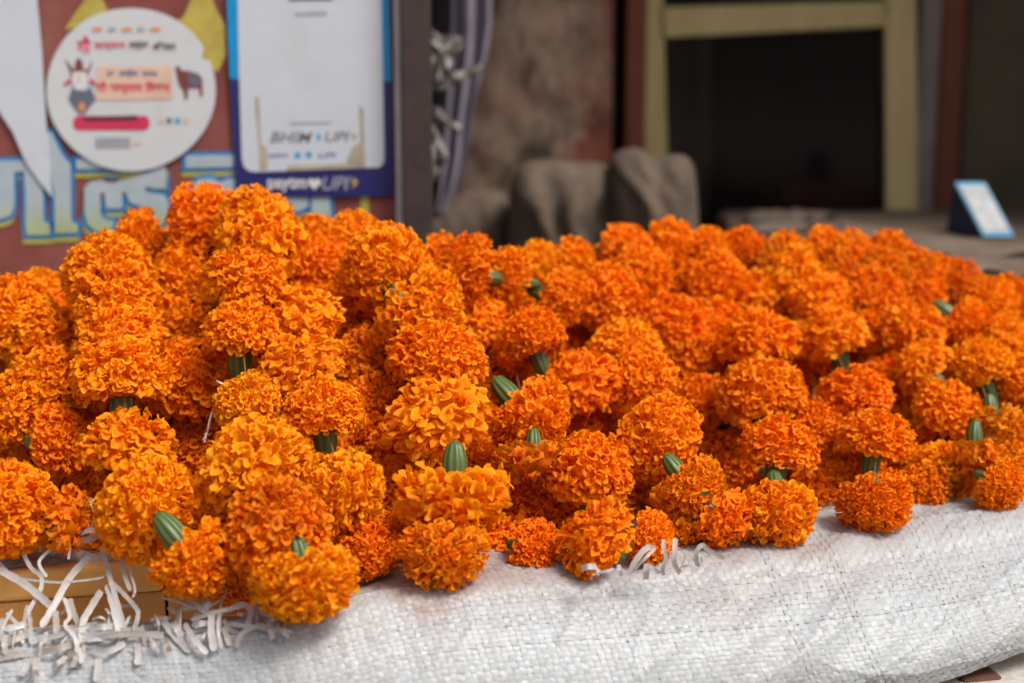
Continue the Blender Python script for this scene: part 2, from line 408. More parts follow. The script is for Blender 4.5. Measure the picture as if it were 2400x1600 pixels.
def S(X, Y): return (X / 3.92, 300 + Y / 3.92)
LETTERS = [
    [S(-160, 300), S(225, 300), S(225, 400), S(128, 405), S(132, 720), S(100, 800), S(30, 832), S(-160, 832)],
    [S(215, 330), S(345, 330), S(345, 400), S(395, 560), S(400, 860), S(450, 880), S(458, 980), S(245, 985), S(232, 880), S(232, 600)],
    [S(330, 60), S(470, 40), S(560, 230), S(610, 300), S(645, 330), S(650, 400), S(655, 860), S(712, 880), S(712, 962), S(505, 968), S(500, 600), S(470, 420)],
    [S(700, 285), S(1420, 285), S(1420, 378), S(700, 378)],
    [S(775, 545), S(830, 492), S(930, 478), S(1030, 520), S(1110, 478), S(1240, 455), S(1390, 400), S(1500, 350), S(1525, 360), S(1525, 555), S(1400, 555), S(1345, 540), S(1330, 575),
     S(1400, 605), S(1500, 610), S(1545, 680), S(1545, 800), S(1480, 900), S(1380, 960), S(1230, 960), S(1190, 900), S(1200, 800), S(1290, 760), S(1340, 770), S(1350, 735), S(1200, 690), S(1150, 590), S(1125, 590), S(1120, 738), S(975, 738), S(960, 600), S(920, 600), S(925, 800), S(980, 850), S(1050, 850),
     S(1030, 930), S(960, 965), S(880, 950), S(800, 880), S(775, 760)],
    [S(1705, 255), S(2230, 245), S(2230, 358), S(1705, 368)],
    [S(1745, 620), S(1765, 520), S(1830, 470), S(1940, 460), S(2020, 500), S(2100, 470), S(2300, 450), S(2300, 900), S(1800, 900)],
    [(560, 440), (722, 462), (722, 484), (700, 496), (560, 500)],
    [(730, 460), (772, 460), (776, 520), (730, 524)],
]
def decal(px_pts, lift, name, mat, parent, Y=YB, thick=0.0006):
    return outline(px_pts, Y - lift - thick, thick).build(name, mat, parent)
for L in LETTERS:
    out_b = offset_poly(L, 9)
    sh = [(x - 2, y + 13) for x, y in offset_poly(L, 7)]
    decal(sh, 0.0003, 'lettering_shadow', M['letter_yellow'], board)
    decal(out_b, 0.0010, 'lettering_outline', M['letter_blue'], board)
    decal(L, 0.0017, 'lettering', M['letter_fill'], board)
decal([(845, 455), (864, 455), (866, 560), (848, 560)], 0.0003, 'painted_stripe', M['letter_yellow'], board)
# yellow painted ornament behind the round sticker
decal([(152, 72), (170, 40), (196, 5), (215, -40), (228, -40), (240, 0), (252, 24), (225, 40), (190, 60)], 0.0003, 'painted_ornament', M['deco_yellow'], board)
decal([(405, 55), (430, 40), (448, 0), (455, -40), (485, -40), (505, 20), (528, 60), (530, 130), (508, 172), (488, 150), (455, 95), (425, 70)], 0.0003, 'painted_ornament', M['deco_yellow'], board)

# ------------------------------------------------------------------ stickers and posters
def text_mesh(s, shear=0.0, bold=0.0):
    cu = bpy.data.curves.new('tmp_text', 'FONT'); cu.body = s; cu.shear = shear; cu.offset = bold; cu.resolution_u = 3
    ob = bpy.data.objects.new('tmp_text', cu); COL.objects.link(ob)
    dg = bpy.context.evaluated_depsgraph_get(); me = bpy.data.meshes.new_from_object(ob.evaluated_get(dg))
    bpy.data.objects.remove(ob); bpy.data.curves.remove(cu); return me
def put_text(s, x0, y0, x1, y1, lift, name, mat, parent, shear=0, bold=0.0, Y=YB):
    """text filling the pixel box x0..x1, y0 (top)..y1 (bottom) on the upright plane"""
    me = text_mesh(s, shear, bold)
    if not me.vertices: return None
    v = np.array([w.co[:] for w in me.vertices]); lo = v.min(0); hi = v.max(0)
    a = on_y(x0, y1, Y); b = on_y(x1, y0, Y)
    for w in me.vertices:
        u = (w.co.x - lo[0]) / max(1e-6, hi[0] - lo[0]); t = (w.co.y - lo[1]) / max(1e-6, hi[1] - lo[1])
        w.co = (a.x + (b.x - a.x) * u, Y - lift, a.z + (b.z - a.z) * t)
    me.materials.clear(); return link_mesh(name, me, mat, parent)
def rrect(x0, y0, x1, y1, r, n=5):
    pts = []
    for cx, cy, a in ((x1 - r, y0 + r, -90), (x1 - r, y1 - r, 0), (x0 + r, y1 - r, 90), (x0 + r, y0 + r, 180)):
        for k in range(n + 1):
            t = math.radians(a + 90 * k / n); pts.append((cx + r * math.cos(t), cy + r * math.sin(t)))
    return pts

# round sticker
st = empty('round_sticker', on_y(307, 215, YB - 0.002))
tag(st, 'round white sticker with pink lettering and cow drawings stuck on the red signboard', 'sticker')
cx, cy, R0 = 307, 210, 198
circ = []
for k in range(72):
    a = 2 * math.pi * k / 72; r = R0 * (1 + 0.004 * math.sin(5 * a))
    if k == 67: r *= 0.93
    circ.append((cx + r * math.cos(a), cy + r * math.sin(a) * 0.965 * (1 if True else 1)))
outline(circ, YB - 0.0045, 0.0018).build('sticker_sheet', M['paper'], st)
SL = 0.0049
def sd(pts, mat, name='printed_drawing', lift=SL): return decal(pts, lift, name, mat, st, thick=0.0002)
def SX(X, Y): return (X / 3.734, Y / 3.734)
sd([SX(850, 580), SX(1510, 580), SX(1510, 870), SX(850, 880)], M['peach'], 'printed_panel')
put_text('गौ', *SX(695, 320), *SX(805, 465), SL + 0.0006, 'printed_text', M['pink'], st, 0, 0.02)
put_text('सम्मान', *SX(840, 375), *SX(1110, 445), SL + 0.0006, 'printed_text', M['pink'], st, 0, 0.02)
put_text('आह्वान', *SX(1140, 370), *SX(1310, 440), SL + 0.0006, 'printed_text', M['dark_print'], st, 0, 0.02)
put_text('अिभयान', *SX(1345, 365), *SX(1550, 440), SL + 0.0006, 'printed_text', M['dark_print'], st, 0, 0.02)
put_text('27  अप्रैल  2026', *SX(950, 610), *SX(1390, 680), SL + 0.0008, 'printed_text', M['blue_print'], st, 0, 0.02)
put_text('गौ सम्मान िदवस', *SX(860, 715), *SX(1500, 825), SL + 0.0008, 'printed_text', M['pink'], st, 0, 0.025)
for i, (x0, x1, m) in enumerate(((800, 900, 'orange_print'), (940, 1020, 'pale_print'), (1060, 1160, 'orange_print'), (1195, 1270, 'pale_print'), (1310, 1410, 'orange_print'))):
    sd([SX(x0, 255), SX((x0 + x1) / 2, 235), SX(x1, 252), SX(x1 - 8, 275), SX(x0 + 8, 278)], M[m], 'printed_ornament')
sd(rrect(*SX(640, 1015), *SX(1310, 1140), 14), M['pink'], 'printed_banner')
sd([SX(730, 1028), SX(1200, 1010), SX(1200, 1052), SX(740, 1062)], M['dark_print'], 'printed_band', SL + 0.0004)
for k in range(4): sd([SX(835, 1205 + k * 26), SX(1140, 1200 + k * 26), SX(1140, 1214 + k * 26), SX(835, 1219 + k * 26)], M['pale_print'], 'printed_line')
sd([SX(1165, 1235), SX(1240, 1232), SX(1240, 1265), SX(1165, 1268)], M['peach'], 'printed_line')
for x, m in ((1410, 'peach'), (1480, 'grey_print'), (1555, 'cyan_print'), (1630, 'peach')):
    sd([SX(x - 22, 1035), SX(x + 22, 1033), SX(x + 22, 1080), SX(x - 22, 1082)], M[m], 'printed_icon')
# bull's head
sd([SX(620, 640), SX(570, 520), SX(600, 600), SX(650, 620), SX(660, 540), SX(690, 505), SX(720, 540), SX(735, 620), SX(780, 595), SX(805, 520), SX(800, 590), SX(765, 650), SX(775, 700), SX(620, 700)], M['cow_brown'])
sd([SX(640, 630), SX(745, 630), SX(770, 700), SX(730, 790), SX(660, 790), SX(625, 700)], M['cow_white'], lift=SL + 0.0004)
sd([SX(545, 745), SX(610, 690), SX(630, 720), SX(580, 745)], M['pink'], lift=SL + 0.0004)
sd([SX(770, 715), SX(800, 690), SX(855, 740), SX(815, 745)], M['pink'], lift=SL + 0.0004)
sd([SX(635, 760), SX(600, 870), SX(640, 930), SX(690, 995), SX(740, 1000), SX(790, 930), SX(840, 870), SX(790, 760), SX(740, 800), SX(670, 800)], M['cow_grey'], lift=SL + 0.0002)
sd([SX(690, 900), SX(740, 900), SX(745, 960), SX(715, 990), SX(690, 955)], M['orange_print'], lift=SL + 0.0006)
sd([SX(685, 640), SX(705, 640), SX(710, 720), SX(690, 720)], M['peach'], lift=SL + 0.0008)
# standing cow
sd([SX(1535, 590), SX(1560, 575), SX(1590, 620), SX(1640, 620), SX(1740, 650), SX(1770, 690), SX(1775, 840), SX(1755, 855), SX(1740, 770), SX(1690, 775), SX(1650, 770), SX(1640, 870), SX(1615, 870), SX(1610, 800), SX(1575, 760), SX(1550, 680)], M['cow_brown'])
sd([SX(1640, 640), SX(1740, 665), SX(1765, 740), SX(1700, 755), SX(1650, 730)], M['cow_grey'], lift=SL + 0.0004)

# payment poster
po = empty('payment_poster', on_y(725, 460, YB - 0.002))
tag(po, 'white payment poster with light blue and navy border on the signboard', 'poster')
def PX(X, Y): return (520 + X / 3.266, Y / 3.266)
outline([PX(20, -700), PX(1260, -700), PX(1300, 620), PX(1320, 1500), PX(110, 1510), PX(60, 600), PX(35, 0)], YB - 0.0045, 0.0018).build('poster_sheet', M['navy'], po)
def pdx(pts, mat, name, lift=SL): return decal(pts, lift, name, mat, po, thick=0.0002)
pdx([PX(22, -700), PX(118, -700), PX(135, 608), PX(62, 604), PX(37, 0)], M['sky_blue'], 'printed_border')
pdx([PX(1210, -700), PX(1258, -700), PX(1297, 622), PX(1228, 626)], M['sky_blue'], 'printed_border')
wp = [PX(110, -690), PX(1215, -690), PX(1222, 0), PX(1245, 1215), PX(1235, 1255), PX(1205, 1282), PX(250, 1318), PX(200, 1308), PX(165, 1270), PX(152, 1210), PX(130, 500)]
pdx(wp, M['poster_white'], 'printed_white_field', SL + 0.0003)
put_text('BHIM', *PX(375, 1008), *PX(700, 1092), SL + 0.0008, 'printed_text', M['grey_print'], po, 0.3, 0.012)
put_text('UPI', *PX(795, 1008), *PX(985, 1085), SL + 0.0008, 'printed_text', M['grey_print'], po, 0.3, 0.012)
pdx([PX(730, 1015), PX(765, 1048), PX(735, 1090), PX(727, 1060)], M['cyan_print'], 'printed_arrow', SL + 0.0006)
pdx([PX(1000, 1015), PX(1035, 1046), PX(1005, 1085), PX(998, 1050)], M['tape_residue'], 'printed_arrow', SL + 0.0006)
put_text('paytm', *PX(360, 1355), *PX(650, 1470), SL + 0.0006, 'printed_text', M['cow_white'], po, 0, 0.03)
put_text('UPI', *PX(775, 1350), *PX(985, 1455), SL + 0.0006, 'printed_text', M['pale_print'], po, 0.3, 0.01)
pdx([PX(990, 1355), PX(1045, 1390), PX(1000, 1450), PX(1005, 1400)], M['deco_yellow'], 'printed_arrow')
hx = [PX(708 + 52 * 0.062 * 16 * math.sin(t) ** 3, 1405 - 3.2 * (13 * math.cos(t) - 5 * math.cos(2 * t) - 2 * math.cos(3 * t) - math.cos(4 * t))) for t in np.linspace(0, 2 * math.pi, 25)[:-1]]
pdx(hx, M['cow_white'], 'printed_heart')
put_text('paytm', *PX(370, 1172), *PX(510, 1215), SL + 0.0008, 'printed_text', M['blue_print'], po, 0, 0.01)
for x, y in ((580, 1190), (665, 1185)):
    pdx([PX(x + 26 * math.cos(a), y + 26 * math.sin(a)) for a in np.linspace(0, 2 * math.pi, 11)[:-1]], M['cyan_print'], 'printed_icon', SL + 0.0006)
put_text('UPI', *PX(745, 1168), *PX(880, 1210), SL + 0.0008, 'printed_text', M['blue_print'], po, 0.3, 0.01)
pdx([PX(520, 935), PX(840, 930), PX(840, 950), PX(520, 955)], M['pale_print'], 'printed_line', SL + 0.0006)
pdx([PX(560, 95), PX(800, 88), PX(805, 122), PX(560, 128)], M['pale_print'], 'printed_line', SL + 0.0006)
pdx([PX(510, -18), PX(850, -20), PX(850, 8), PX(515, 12)], M['grey_print'], 'printed_line', SL + 0.0006)
pdx([PX(250, 745), PX(285, 745), PX(300, 1100), PX(345, 1130), PX(350, 1300), PX(290, 1305), PX(280, 1100)], M['tape_residue'], 'tape_residue', SL + 0.0005)
pdx([PX(1050, 800), PX(1085, 840), PX(1098, 1284), PX(960, 1290), PX(955, 1230), PX(1000, 1130), PX(1060, 1090)], M['tape_residue'], 'tape_residue', SL + 0.0005)
pdx([PX(500, 1270), PX(960, 1255), PX(960, 1292), PX(500, 1308)], M['tape_residue'], 'tape_residue', SL + 0.0005)

# blade of a torn white poster at the left edge
to = outline([(-260, -500), (78, -500), (86, 0), (98, 130), (108, 300), (122, 462), (96, 430), (60, 380), (30, 310), (0, 265), (-120, 40), (-260, -100)], YB - 0.0046, 0.0018).build('torn_poster', M['poster_white'])
tag(to, 'torn white poster tapering to a point at the left edge of the signboard', 'poster')

# dark iron post at the signboard's edge
xa, xb = on_y(946, 300, 1.47).x, on_y(1008, 300, 1.47).x
pr = MB(); pr.box(((xa + xb) / 2, 1.475, (CZ + 0.949 + LZ - 0.04) / 2), (xb - xa, 0.008, CZ + 0.949 - LZ + 0.04)); pr.box((xb - 0.004, 1.495, (CZ + 0.949 + LZ - 0.04) / 2), (0.0079, 0.0318, CZ + 0.949 - LZ + 0.04))
tag(pr.build('iron_post', M['post']), 'dark rusted iron post beside the signboard edge', 'post')

# ------------------------------------------------------------------ things further back
def lump_grid(px_pts, Y, thick, name, mat, parent=None, bulge=0.05, amp=0.012, seed=0, freq=22):
    """rounded stuffed shape from an outline: front and back domes, wrinkled"""
    rs = np.random.default_rng(seed); ph = rs.uniform(0, 6, 8)
    pts = [on_y(x, y, Y) for x, y in px_pts]
    pts = [Vector(p) for p in crom([p[:] for p in pts + [pts[0]]], 6)[:-1]]
    c = sum(pts, Vector()) / len(pts); mb = MB(); rings = 12; n = len(pts); vs = []
    for side in (-1, 1):
        for r in range(rings + (1 if side < 0 else 0)):
            k = r / rings if side < 0 else (rings - 1 - r) / rings
            k = max(k, 0.02)
            for p in pts:
                q = c + (p - c) * k
                w = math.sqrt(max(0, 1 - k ** 3.0))
                wr = amp * (math.sin(q.x * freq * 3 + ph[0] + 3 * math.sin(q.z * 17 + ph[1])) + 0.7 * math.sin(q.x * freq * 6 + q.z * 30 + ph[2]) + 0.6 * math.sin(q.z * freq * 3 + ph[3] + 2 * math.sin(q.x * 31)) + 0.5 * math.sin(q.x * 190 + 4 * math.sin(q.z * 40 + ph[4]))) * 0.7
                vs.append((q.x, Y + side * (thick * w) + wr * w, q.z))
    R = 2 * rings + 1
    fs = [(j * n + i, j * n + (i + 1) % n, (j + 1) * n + (i + 1) % n, (j + 1) * n + i) for j in range(R - 1) for i in range(n)]
    mb.add(vs, fs); return mb.build(name, mat, parent, True)

def drape(px_poly_l, px_poly_r, Y, name, mat, amp, freq, parent=None, seed=0, n=36):
    """cloth hanging between a left and a right edge line, with folds"""
    rs = np.random.default_rng(seed); ph = rs.uniform(0, 6, 4)
    Lp = crom([(*p, 0) for p in px_poly_l], 8); Rp = crom([(*p, 0) for p in px_poly_r], 8); vs = []
    for a, b in zip(Lp, Rp):
        for i in range(n):
            u = i / (n - 1); p = on_y(a[0] + (b[0] - a[0]) * u, a[1] + (b[1] - a[1]) * u, Y)
            p.y += amp * math.sin(u * freq + ph[0] + 1.2 * math.sin(p.z * 9 + ph[1])) + 0.3 * amp * math.sin(u * freq * 2.7 + p.z * 20 + ph[2])
            vs.append(p)
    m = len(Lp); fs = [(j * n + i, j * n + i + 1, (j + 1) * n + i + 1, (j + 1) * n + i) for j in range(m - 1) for i in range(n - 1)]
    o = link_mesh(name, mesh_from(name, vs, fs), mat, parent, True)
    s = o.modifiers.new('thickness', 'SOLIDIFY'); s.thickness = 0.002
    return o
# plastered pillar
pil = MB(); xs0, xs1 = on_y(1075, 300, 2.35).x, on_y(1440, 300, 2.35).x
def pillar():
    nx, nz = 40, 90; vs = []; z0, z1 = LZ - 0.05, CZ + 0.949
    xl_t, xl_b = on_y(1160, 0, 2.35).x, on_y(1030, 500, 2.35).x
    zt_ = on_y(1160, 0, 2.35).z; zb_ = on_y(1030, 500, 2.35).z
    for j in range(nz):
        z = z0 + (z1 - z0) * j / (nz - 1)
        xl_ = xl_b + (xl_t - xl_b) * min(1.15, max(-0.3, (z - zb_) / (zt_ - zb_)))
        for i in range(nx):
            u = i / (nx - 1); x = xl_ + (xs1 - xl_) * u
            edge = 0.05 * (abs(2 * u - 1) ** 6)
            y = 2.35 + edge + 0.012 * (math.sin(x * 31 + 4 * math.sin(z * 13)) * math.sin(z * 23 + 2 * math.sin(x * 19))) + random.gauss(0, 0.0025)
            vs.append((x, y, z))
    fs = [(j * nx + i, j * nx + i + 1, (j + 1) * nx + i + 1, (j + 1) * nx + i) for j in range(nz - 1) for i in range(nx - 1)]
    b = len(vs)
    for j in range(nz):
        for i in (0, nx - 1): vs.append((vs[j * nx + i][0], 2.85, vs[j * nx + i][2]))
    fs += [(j * nx, (j + 1) * nx, b + (j + 1) * 2, b + j * 2) for j in range(nz - 1)] + [(j * nx + nx - 1, b + j * 2 + 1, b + (j + 1) * 2 + 1, (j + 1) * nx + nx - 1) for j in range(nz - 1)]
    return link_mesh('plastered_pillar', mesh_from('plastered_pillar', vs, fs), M['peel'], None, True)
tag(pillar(), 'peeling plaster pillar with patches of old red paint behind the heap', 'pillar')

ZC, ZF = CZ + 0.949, LZ - 0.04
def upright(px0, px1, Y, depth, name, mat, parent=None, py=250, z0=None, z1=None, bev=0.003):
    a, b = on_y(px0, py, Y).x, on_y(px1, py, Y).x; z0 = ZF if z0 is None else z0; z1 = ZC if z1 is None else z1
    return MB().box(((a + b) / 2, Y + depth / 2, (z0 + z1) / 2), (b - a, depth, z1 - z0)).build(name, mat, parent, bevel=bev)
tag(upright(1467, 1514, 2.45, 0.12, 'door_post', M['brown_wood']), 'red brown wooden post left of the khaki window frame', 'post')
tag(upright(2201, 2256, 2.55, 0.12, 'door_post', M['brown_wood']), 'dark red brown wooden post right of the mauve pilaster', 'post')
tag(upright(2149, 2200, 2.56, 0.12, 'pilaster', M['mauve']), 'narrow mauve plaster pilaster between khaki frame and dark red post', 'pilaster')
# khaki window frame
win = empty('window_frame', on_y(1800, 500, 2.5)); tag(win, 'khaki painted wooden window frame in front of the dark room', 'window')
ztop = on_y(1800, -260, 2.5).z; zbot = on_y(1800, 520, 2.5).z
def stile(pts, name): outline(pts, 2.48, 0.06).build(name, M['khaki'], win, bevel=0.003)
stile([(1500, -260), (1548, -260), (1566, 540), (1522, 540)], 'stile')
stile([(2078, -260), (2146, -260), (2146, 540), (2082, 540)], 'stile')
stile([(1552, 22), (2078, 8), (2080, 62), (1554, 84)], 'rail')
stile([(1549, -260), (2077, -260), (2077, -200), (1550, -200)], 'rail')
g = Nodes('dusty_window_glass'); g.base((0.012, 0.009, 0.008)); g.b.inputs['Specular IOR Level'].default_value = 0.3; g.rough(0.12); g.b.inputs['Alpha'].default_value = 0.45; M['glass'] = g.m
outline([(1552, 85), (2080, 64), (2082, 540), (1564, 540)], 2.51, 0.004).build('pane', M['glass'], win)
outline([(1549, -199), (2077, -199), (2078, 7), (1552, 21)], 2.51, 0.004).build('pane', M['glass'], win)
za_ = on_y(1800, -262, 2.5).z
tag(MB().box((0.55, 2.55, (za_ + CZ + 0.949) / 2), (1.0, 0.06, CZ + 0.949 - za_)).build('lintel_wall', M['olive']), kind='structure')
# dark room behind
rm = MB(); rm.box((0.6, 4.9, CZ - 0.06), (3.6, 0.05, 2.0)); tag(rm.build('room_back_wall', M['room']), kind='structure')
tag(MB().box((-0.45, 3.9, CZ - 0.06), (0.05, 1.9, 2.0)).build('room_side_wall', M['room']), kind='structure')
tag(MB().box((1.33, 3.25, CZ - 0.06), (0.05, 3.3, 2.0)).build('unseen_side_wall', M['olive']), kind='structure')  # out of view, added to close the shop's right side against light
xo = on_y(2258, 300, 2.62).x
tag(MB().box(((xo + 1.3) / 2, 2.66, CZ - 0.06), (1.3 - xo, 0.08, 2.0)).build('grimy_wall', M['olive']), kind='structure')
xg0, xg1 = on_y(1440, 300, 2.6).x, on_y(1466, 300, 2.6).x
tag(MB().box(((xg0 + xg1) / 2, 2.65, CZ - 0.06), (xg1 - xg0 + 0.02, 0.06, 2.0)).build('dark_gap_strip', M['room']), kind='structure')  # dark strip put in for the shaded gap beside the pillar
tag(MB().box((-1.15, 1.95, CZ - 0.06), (0.05, 0.78, 2.0)).build('unseen_shop_wall', M['room']), kind='structure')  # unseen wall, put in to shut light out on the left
cr = MB().box((0, 0, 0), (0.26, 0.2, 0.16)); pc = on_y(1960, 500, 2.9); cr.v = [tuple(Vector(v) + Vector((pc.x, pc.y, on_y(1960, 455, 2.9).z - 0.05))) for v in cr.v]
tag(cr.build('crate', M['maroon'], bevel=0.006), 'dim maroon crate on the floor behind the window glass', 'crate')
st_h = on_y(1960, 455, 2.9).z - 0.13
tag(MB().box((pc.x, 2.95, (ZF + st_h) / 2), (0.5, 0.4, st_h - ZF - 0.002)).build('room_shelf', M['room'], bevel=0.004), 'dark shelf block under the maroon crate', 'shelf')

tag(drape([(1566, 60), (1568, 200), (1570, 360), (1574, 520)], [(1672, 60), (1664, 200), (1668, 360), (1660, 520)], 2.72, 'hanging_sheet', M['mauve'], 0.015, 9, seed=9),
    'dim mauve cloth hanging inside the room at the left side of the window', 'cloth')
# jute sacks on the platform
JY = 1.95
def base_y(Y): d = (CZ - ZF) / Y; return 800 + FPX * math.tan(math.atan(d) - PITCH)
by = base_y(JY)
j = lump_grid([(1000, 500), (1050, 462), (1130, 440), (1195, 470), (1225, 600), (1225, by - 4), (1000, by - 4), (985, 600)], JY + 0.10, 0.07, 'jute_sack', M['jute'], amp=0.006, seed=1)
tag(j, 'slumped dark brown jute sack leaning at the foot of the iron post', 'sack', 'jute sacks behind the heap')
j = lump_grid([(1196, 430), (1225, 385), (1290, 372), (1350, 380), (1410, 384), (1462, 430), (1475, 620), (1470, by - 4), (1200, by - 4), (1190, 600)], JY, 0.09, 'jute_sack', M['jute'], amp=0.009, seed=2)
tag(j, 'folded brown jute sack in front of the plaster pillar, middle of three', 'sack', 'jute sacks behind the heap')
j = lump_grid([(1424, 420), (1430, 372), (1460, 350), (1500, 348), (1530, 372), (1575, 362), (1615, 372), (1632, 430), (1640, 620), (1638, by - 4), (1432, by - 4), (1428, 620)], JY - 0.05, 0.09, 'jute_sack', M['jute'], amp=0.008, seed=3)
tag(j, 'round topped jute sack standing below the khaki window frame', 'sack', 'jute sacks behind the heap')

# purple cloth, dark gap sheet and plastic bags between post and pillar
tag(drape([(1062, -200), (1058, 100), (1045, 300), (1035, 420), (1022, 500)], [(1158, -200), (1150, 60), (1112, 240), (1086, 400), (1042, 506)], 2.02, 'hanging_sheet', M['purple'], 0.014, 11, seed=4),
    'faded purple cloth hanging beside the plaster pillar', 'cloth')
tag(drape([(990, -200), (992, 200), (995, 420), (1000, 520)], [(1075, -200), (1066, 200), (1050, 420), (1030, 520)], 2.08, 'hanging_sheet', M['dark_gap'], 0.012, 8, seed=5),  # dark sheet, its colour stands in for shade in an open gap
    'charcoal sheet standing in for the shaded gap between iron post and purple cloth', 'cloth')
def bag(px, Y, name, seed, label):
    rs = np.random.default_rng(seed); vs = []; fs = []
    pts = [on_y(x, y, Y) for x, y in px]; n = len(pts); c = sum(pts, Vector()) / n
    ring = []
    for i in range(n):                      # pleated sheet: the rim zigzags in depth, sharp folds run in to the middle
        a, b = pts[i], pts[(i + 1) % n]
        for k, dy in ((0.0, 0.010), (0.5, -0.010)):
            p = a + (b - a) * k; p = p + Vector((0, dy * rs.uniform(0.5, 1.5), 0)); ring.append(p)
    m = len(ring)
    for k in (1.0, 0.55):
        for i, p in enumerate(ring): q = c + (p - c) * k; q.y = p.y * k + c.y * (1 - k) + rs.normal(0, 0.003); vs.append(q)
    vs.append(c + Vector((0, -0.012, 0)))
    fs = [(i, (i + 1) % m, m + (i + 1) % m, m + i) for i in range(m)] + [(m + i, m + (i + 1) % m, 2 * m) for i in range(m)]
    o = link_mesh(name, mesh_from(name, vs, fs), M['plastic']); s = o.modifiers.new('thickness', 'SOLIDIFY'); s.thickness = 0.0004
    tag(o, label, 'bag', 'crumpled bags behind the iron post')
bag([(1004, 60), (1030, 84), (1082, 86), (1088, 100), (1062, 140), (1040, 185), (1010, 190), (998, 120)], 1.80, 'plastic_bag', 1, 'pale crumpled plastic bag with a square corner sticking out highest behind the post')
bag([(1000, 200), (1040, 185), (1085, 165), (1128, 152), (1136, 164), (1110, 182), (1060, 200), (1005, 222)], 1.82, 'plastic_bag', 2, 'twisted plastic bag end pointing right across the purple cloth')
bag([(1003, 240), (1030, 255), (1075, 290), (1088, 322), (1060, 305), (1020, 280), (1002, 262)], 1.84, 'plastic_bag', 3, 'thin crumpled plastic strip slanting down right behind the post')
bag([(1006, 280), (1022, 300), (1048, 360), (1052, 385), (1040, 392), (1022, 350), (1008, 320)], 1.83, 'plastic_bag', 4, 'cream folded plastic strip hanging below the slanting one')
bag([(1000, 320), (1018, 340), (1026, 400), (1024, 420), (1008, 424), (1000, 380)], 1.81, 'plastic_bag', 5, 'lowest pale plastic strip hanging close behind the post')

# counter on the right with rubbish and a payment stand
CTZ = on_y(2100, 492, 2.44).z
ct = empty('wooden_counter', Vector((0.6, 2.0, ZF))); tag(ct, 'weathered wooden counter below the window on the right', 'counter')
xc0, xc1 = on_y(1790, 520, 2.0).x, 1.29
def plank(y0, y1, dz, x0): MB().box(((x0 + xc1) / 2, (y0 + y1) / 2, CTZ - 0.014 + dz), (xc1 - x0, y1 - y0 - 0.004, 0.028)).build('plank', M['counter'], ct, bevel=0.004)
for i in range(7):
    y0 = 1.62 + i * 0.122; plank(y0, y0 + 0.122, random.uniform(-0.004, 0.004), xc0 + random.uniform(-0.02, 0.03))
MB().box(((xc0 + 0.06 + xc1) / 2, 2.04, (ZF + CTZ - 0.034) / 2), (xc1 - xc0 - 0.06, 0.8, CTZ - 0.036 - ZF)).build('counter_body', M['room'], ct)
def litter(px, py, w, d, h, rz, label):
    p = on_z(px, py, CTZ); mb = MB(); n = 9; rs = np.random.default_rng(int(px))
    vs = []
    for jj in range(n):
        for ii in range(n):
            u, v = ii / (n - 1) - .5, jj / (n - 1) - .5
            vs.append(Vector((u * w, v * d, 0.006 + h * (0.5 + 0.5 * math.sin(u * 9 + rs.uniform(0, .8) + v * 5)) * (1 - (2 * u) ** 4) + rs.normal(0, h * 0.12))))
    Rz = Matrix.Rotation(rz, 3, 'Z'); vs = [Rz @ v + Vector((p.x, p.y, CTZ)) for v in vs]
    fs = [(jj * n + ii, jj * n + ii + 1, (jj + 1) * n + ii + 1, (jj + 1) * n + ii) for jj in range(n - 1) for ii in range(n - 1)]
    o = link_mesh('crumpled_sheet', mesh_from('crumpled_sheet', vs, fs), M['cardboard'], None, True); s = o.modifiers.new('thickness', 'SOLIDIFY'); s.thickness = 0.004
    tag(o, label, 'cardboard', 'cardboard scraps on the counter')
litter(1900, 545, 0.20, 0.10, 0.008, 0.2, 'dusty crumpled cardboard nearest the left end of the counter')
litter(2060, 575, 0.24, 0.08, 0.010, -0.3, 'long dusty cardboard scrap on the counter behind the flowers')
litter(2250, 600, 0.22, 0.10, 0.010, 0.1, 'flattened cardboard scrap on the counter in front of the payment stand')
litter(2370, 640, 0.24, 0.10, 0.008, -0.1, 'wide pale cardboard sheet on the counter at the right edge')

litter(1850, 520, 0.14, 0.09, 0.012, 0.9, 'upturned brown cardboard flap at the left back of the counter')
litter(1985, 555, 0.12, 0.06, 0.014, -0.7, 'narrow bent cardboard strip on the counter behind the crest')
litter(2300, 650, 0.18, 0.08, 0.016, 0.6, 'creased cardboard scrap at the counter front near the right edge')
# wedge shaped payment stand
ps = empty('payment_stand', on_z(2290, 535, CTZ)); tag(ps, 'small blue wedge payment stand with white card on the counter', 'stand')
yp = 1.95
A, B_, Cc, Dd = (on_y(2265, 434, yp), on_y(2338, 432, yp), on_y(2378, 532, yp), on_y(2305, 545, yp))
back = Vector((on_y(2222, 533, yp).x, 0, CTZ))
zb_ = CTZ + 0.003
def pv(x, y, z): return Vector((x, y, z))
a, b = pv(A.x, yp + 0.055, A.z), pv(B_.x, yp + 0.055, A.z)
c, d = pv(Cc.x, yp, zb_), pv(Dd.x, yp, zb_)
e, f = pv(on_y(2222, 533, yp + .06).x, yp + 0.07, zb_), pv(on_y(2222, 533, yp + .06).x + (b - a).x, yp + 0.12, zb_)
MB().add([a, b, c, d, e, f], [(0, 3, 2, 1), (0, 4, 3), (1, 2, 5), (0, 1, 5, 4), (3, 4, 5, 2)]).build('wedge_body', M['deep_blue'], ps, bevel=0.002)
nrm = (d - a).cross(b - a).normalized()
if nrm.y > 0: nrm = -nrm
def quad_in(m, lift): 
    ctr = (a + b + c + d) / 4
    return slab_pts([ctr + (p - ctr) * m + nrm * lift for p in (a, b, c, d)], nrm * -0.0012)
quad_in(0.97, 0.0018).build('card_border', M['cyan_print'], ps)
ctr = (a + b + c + d) / 4
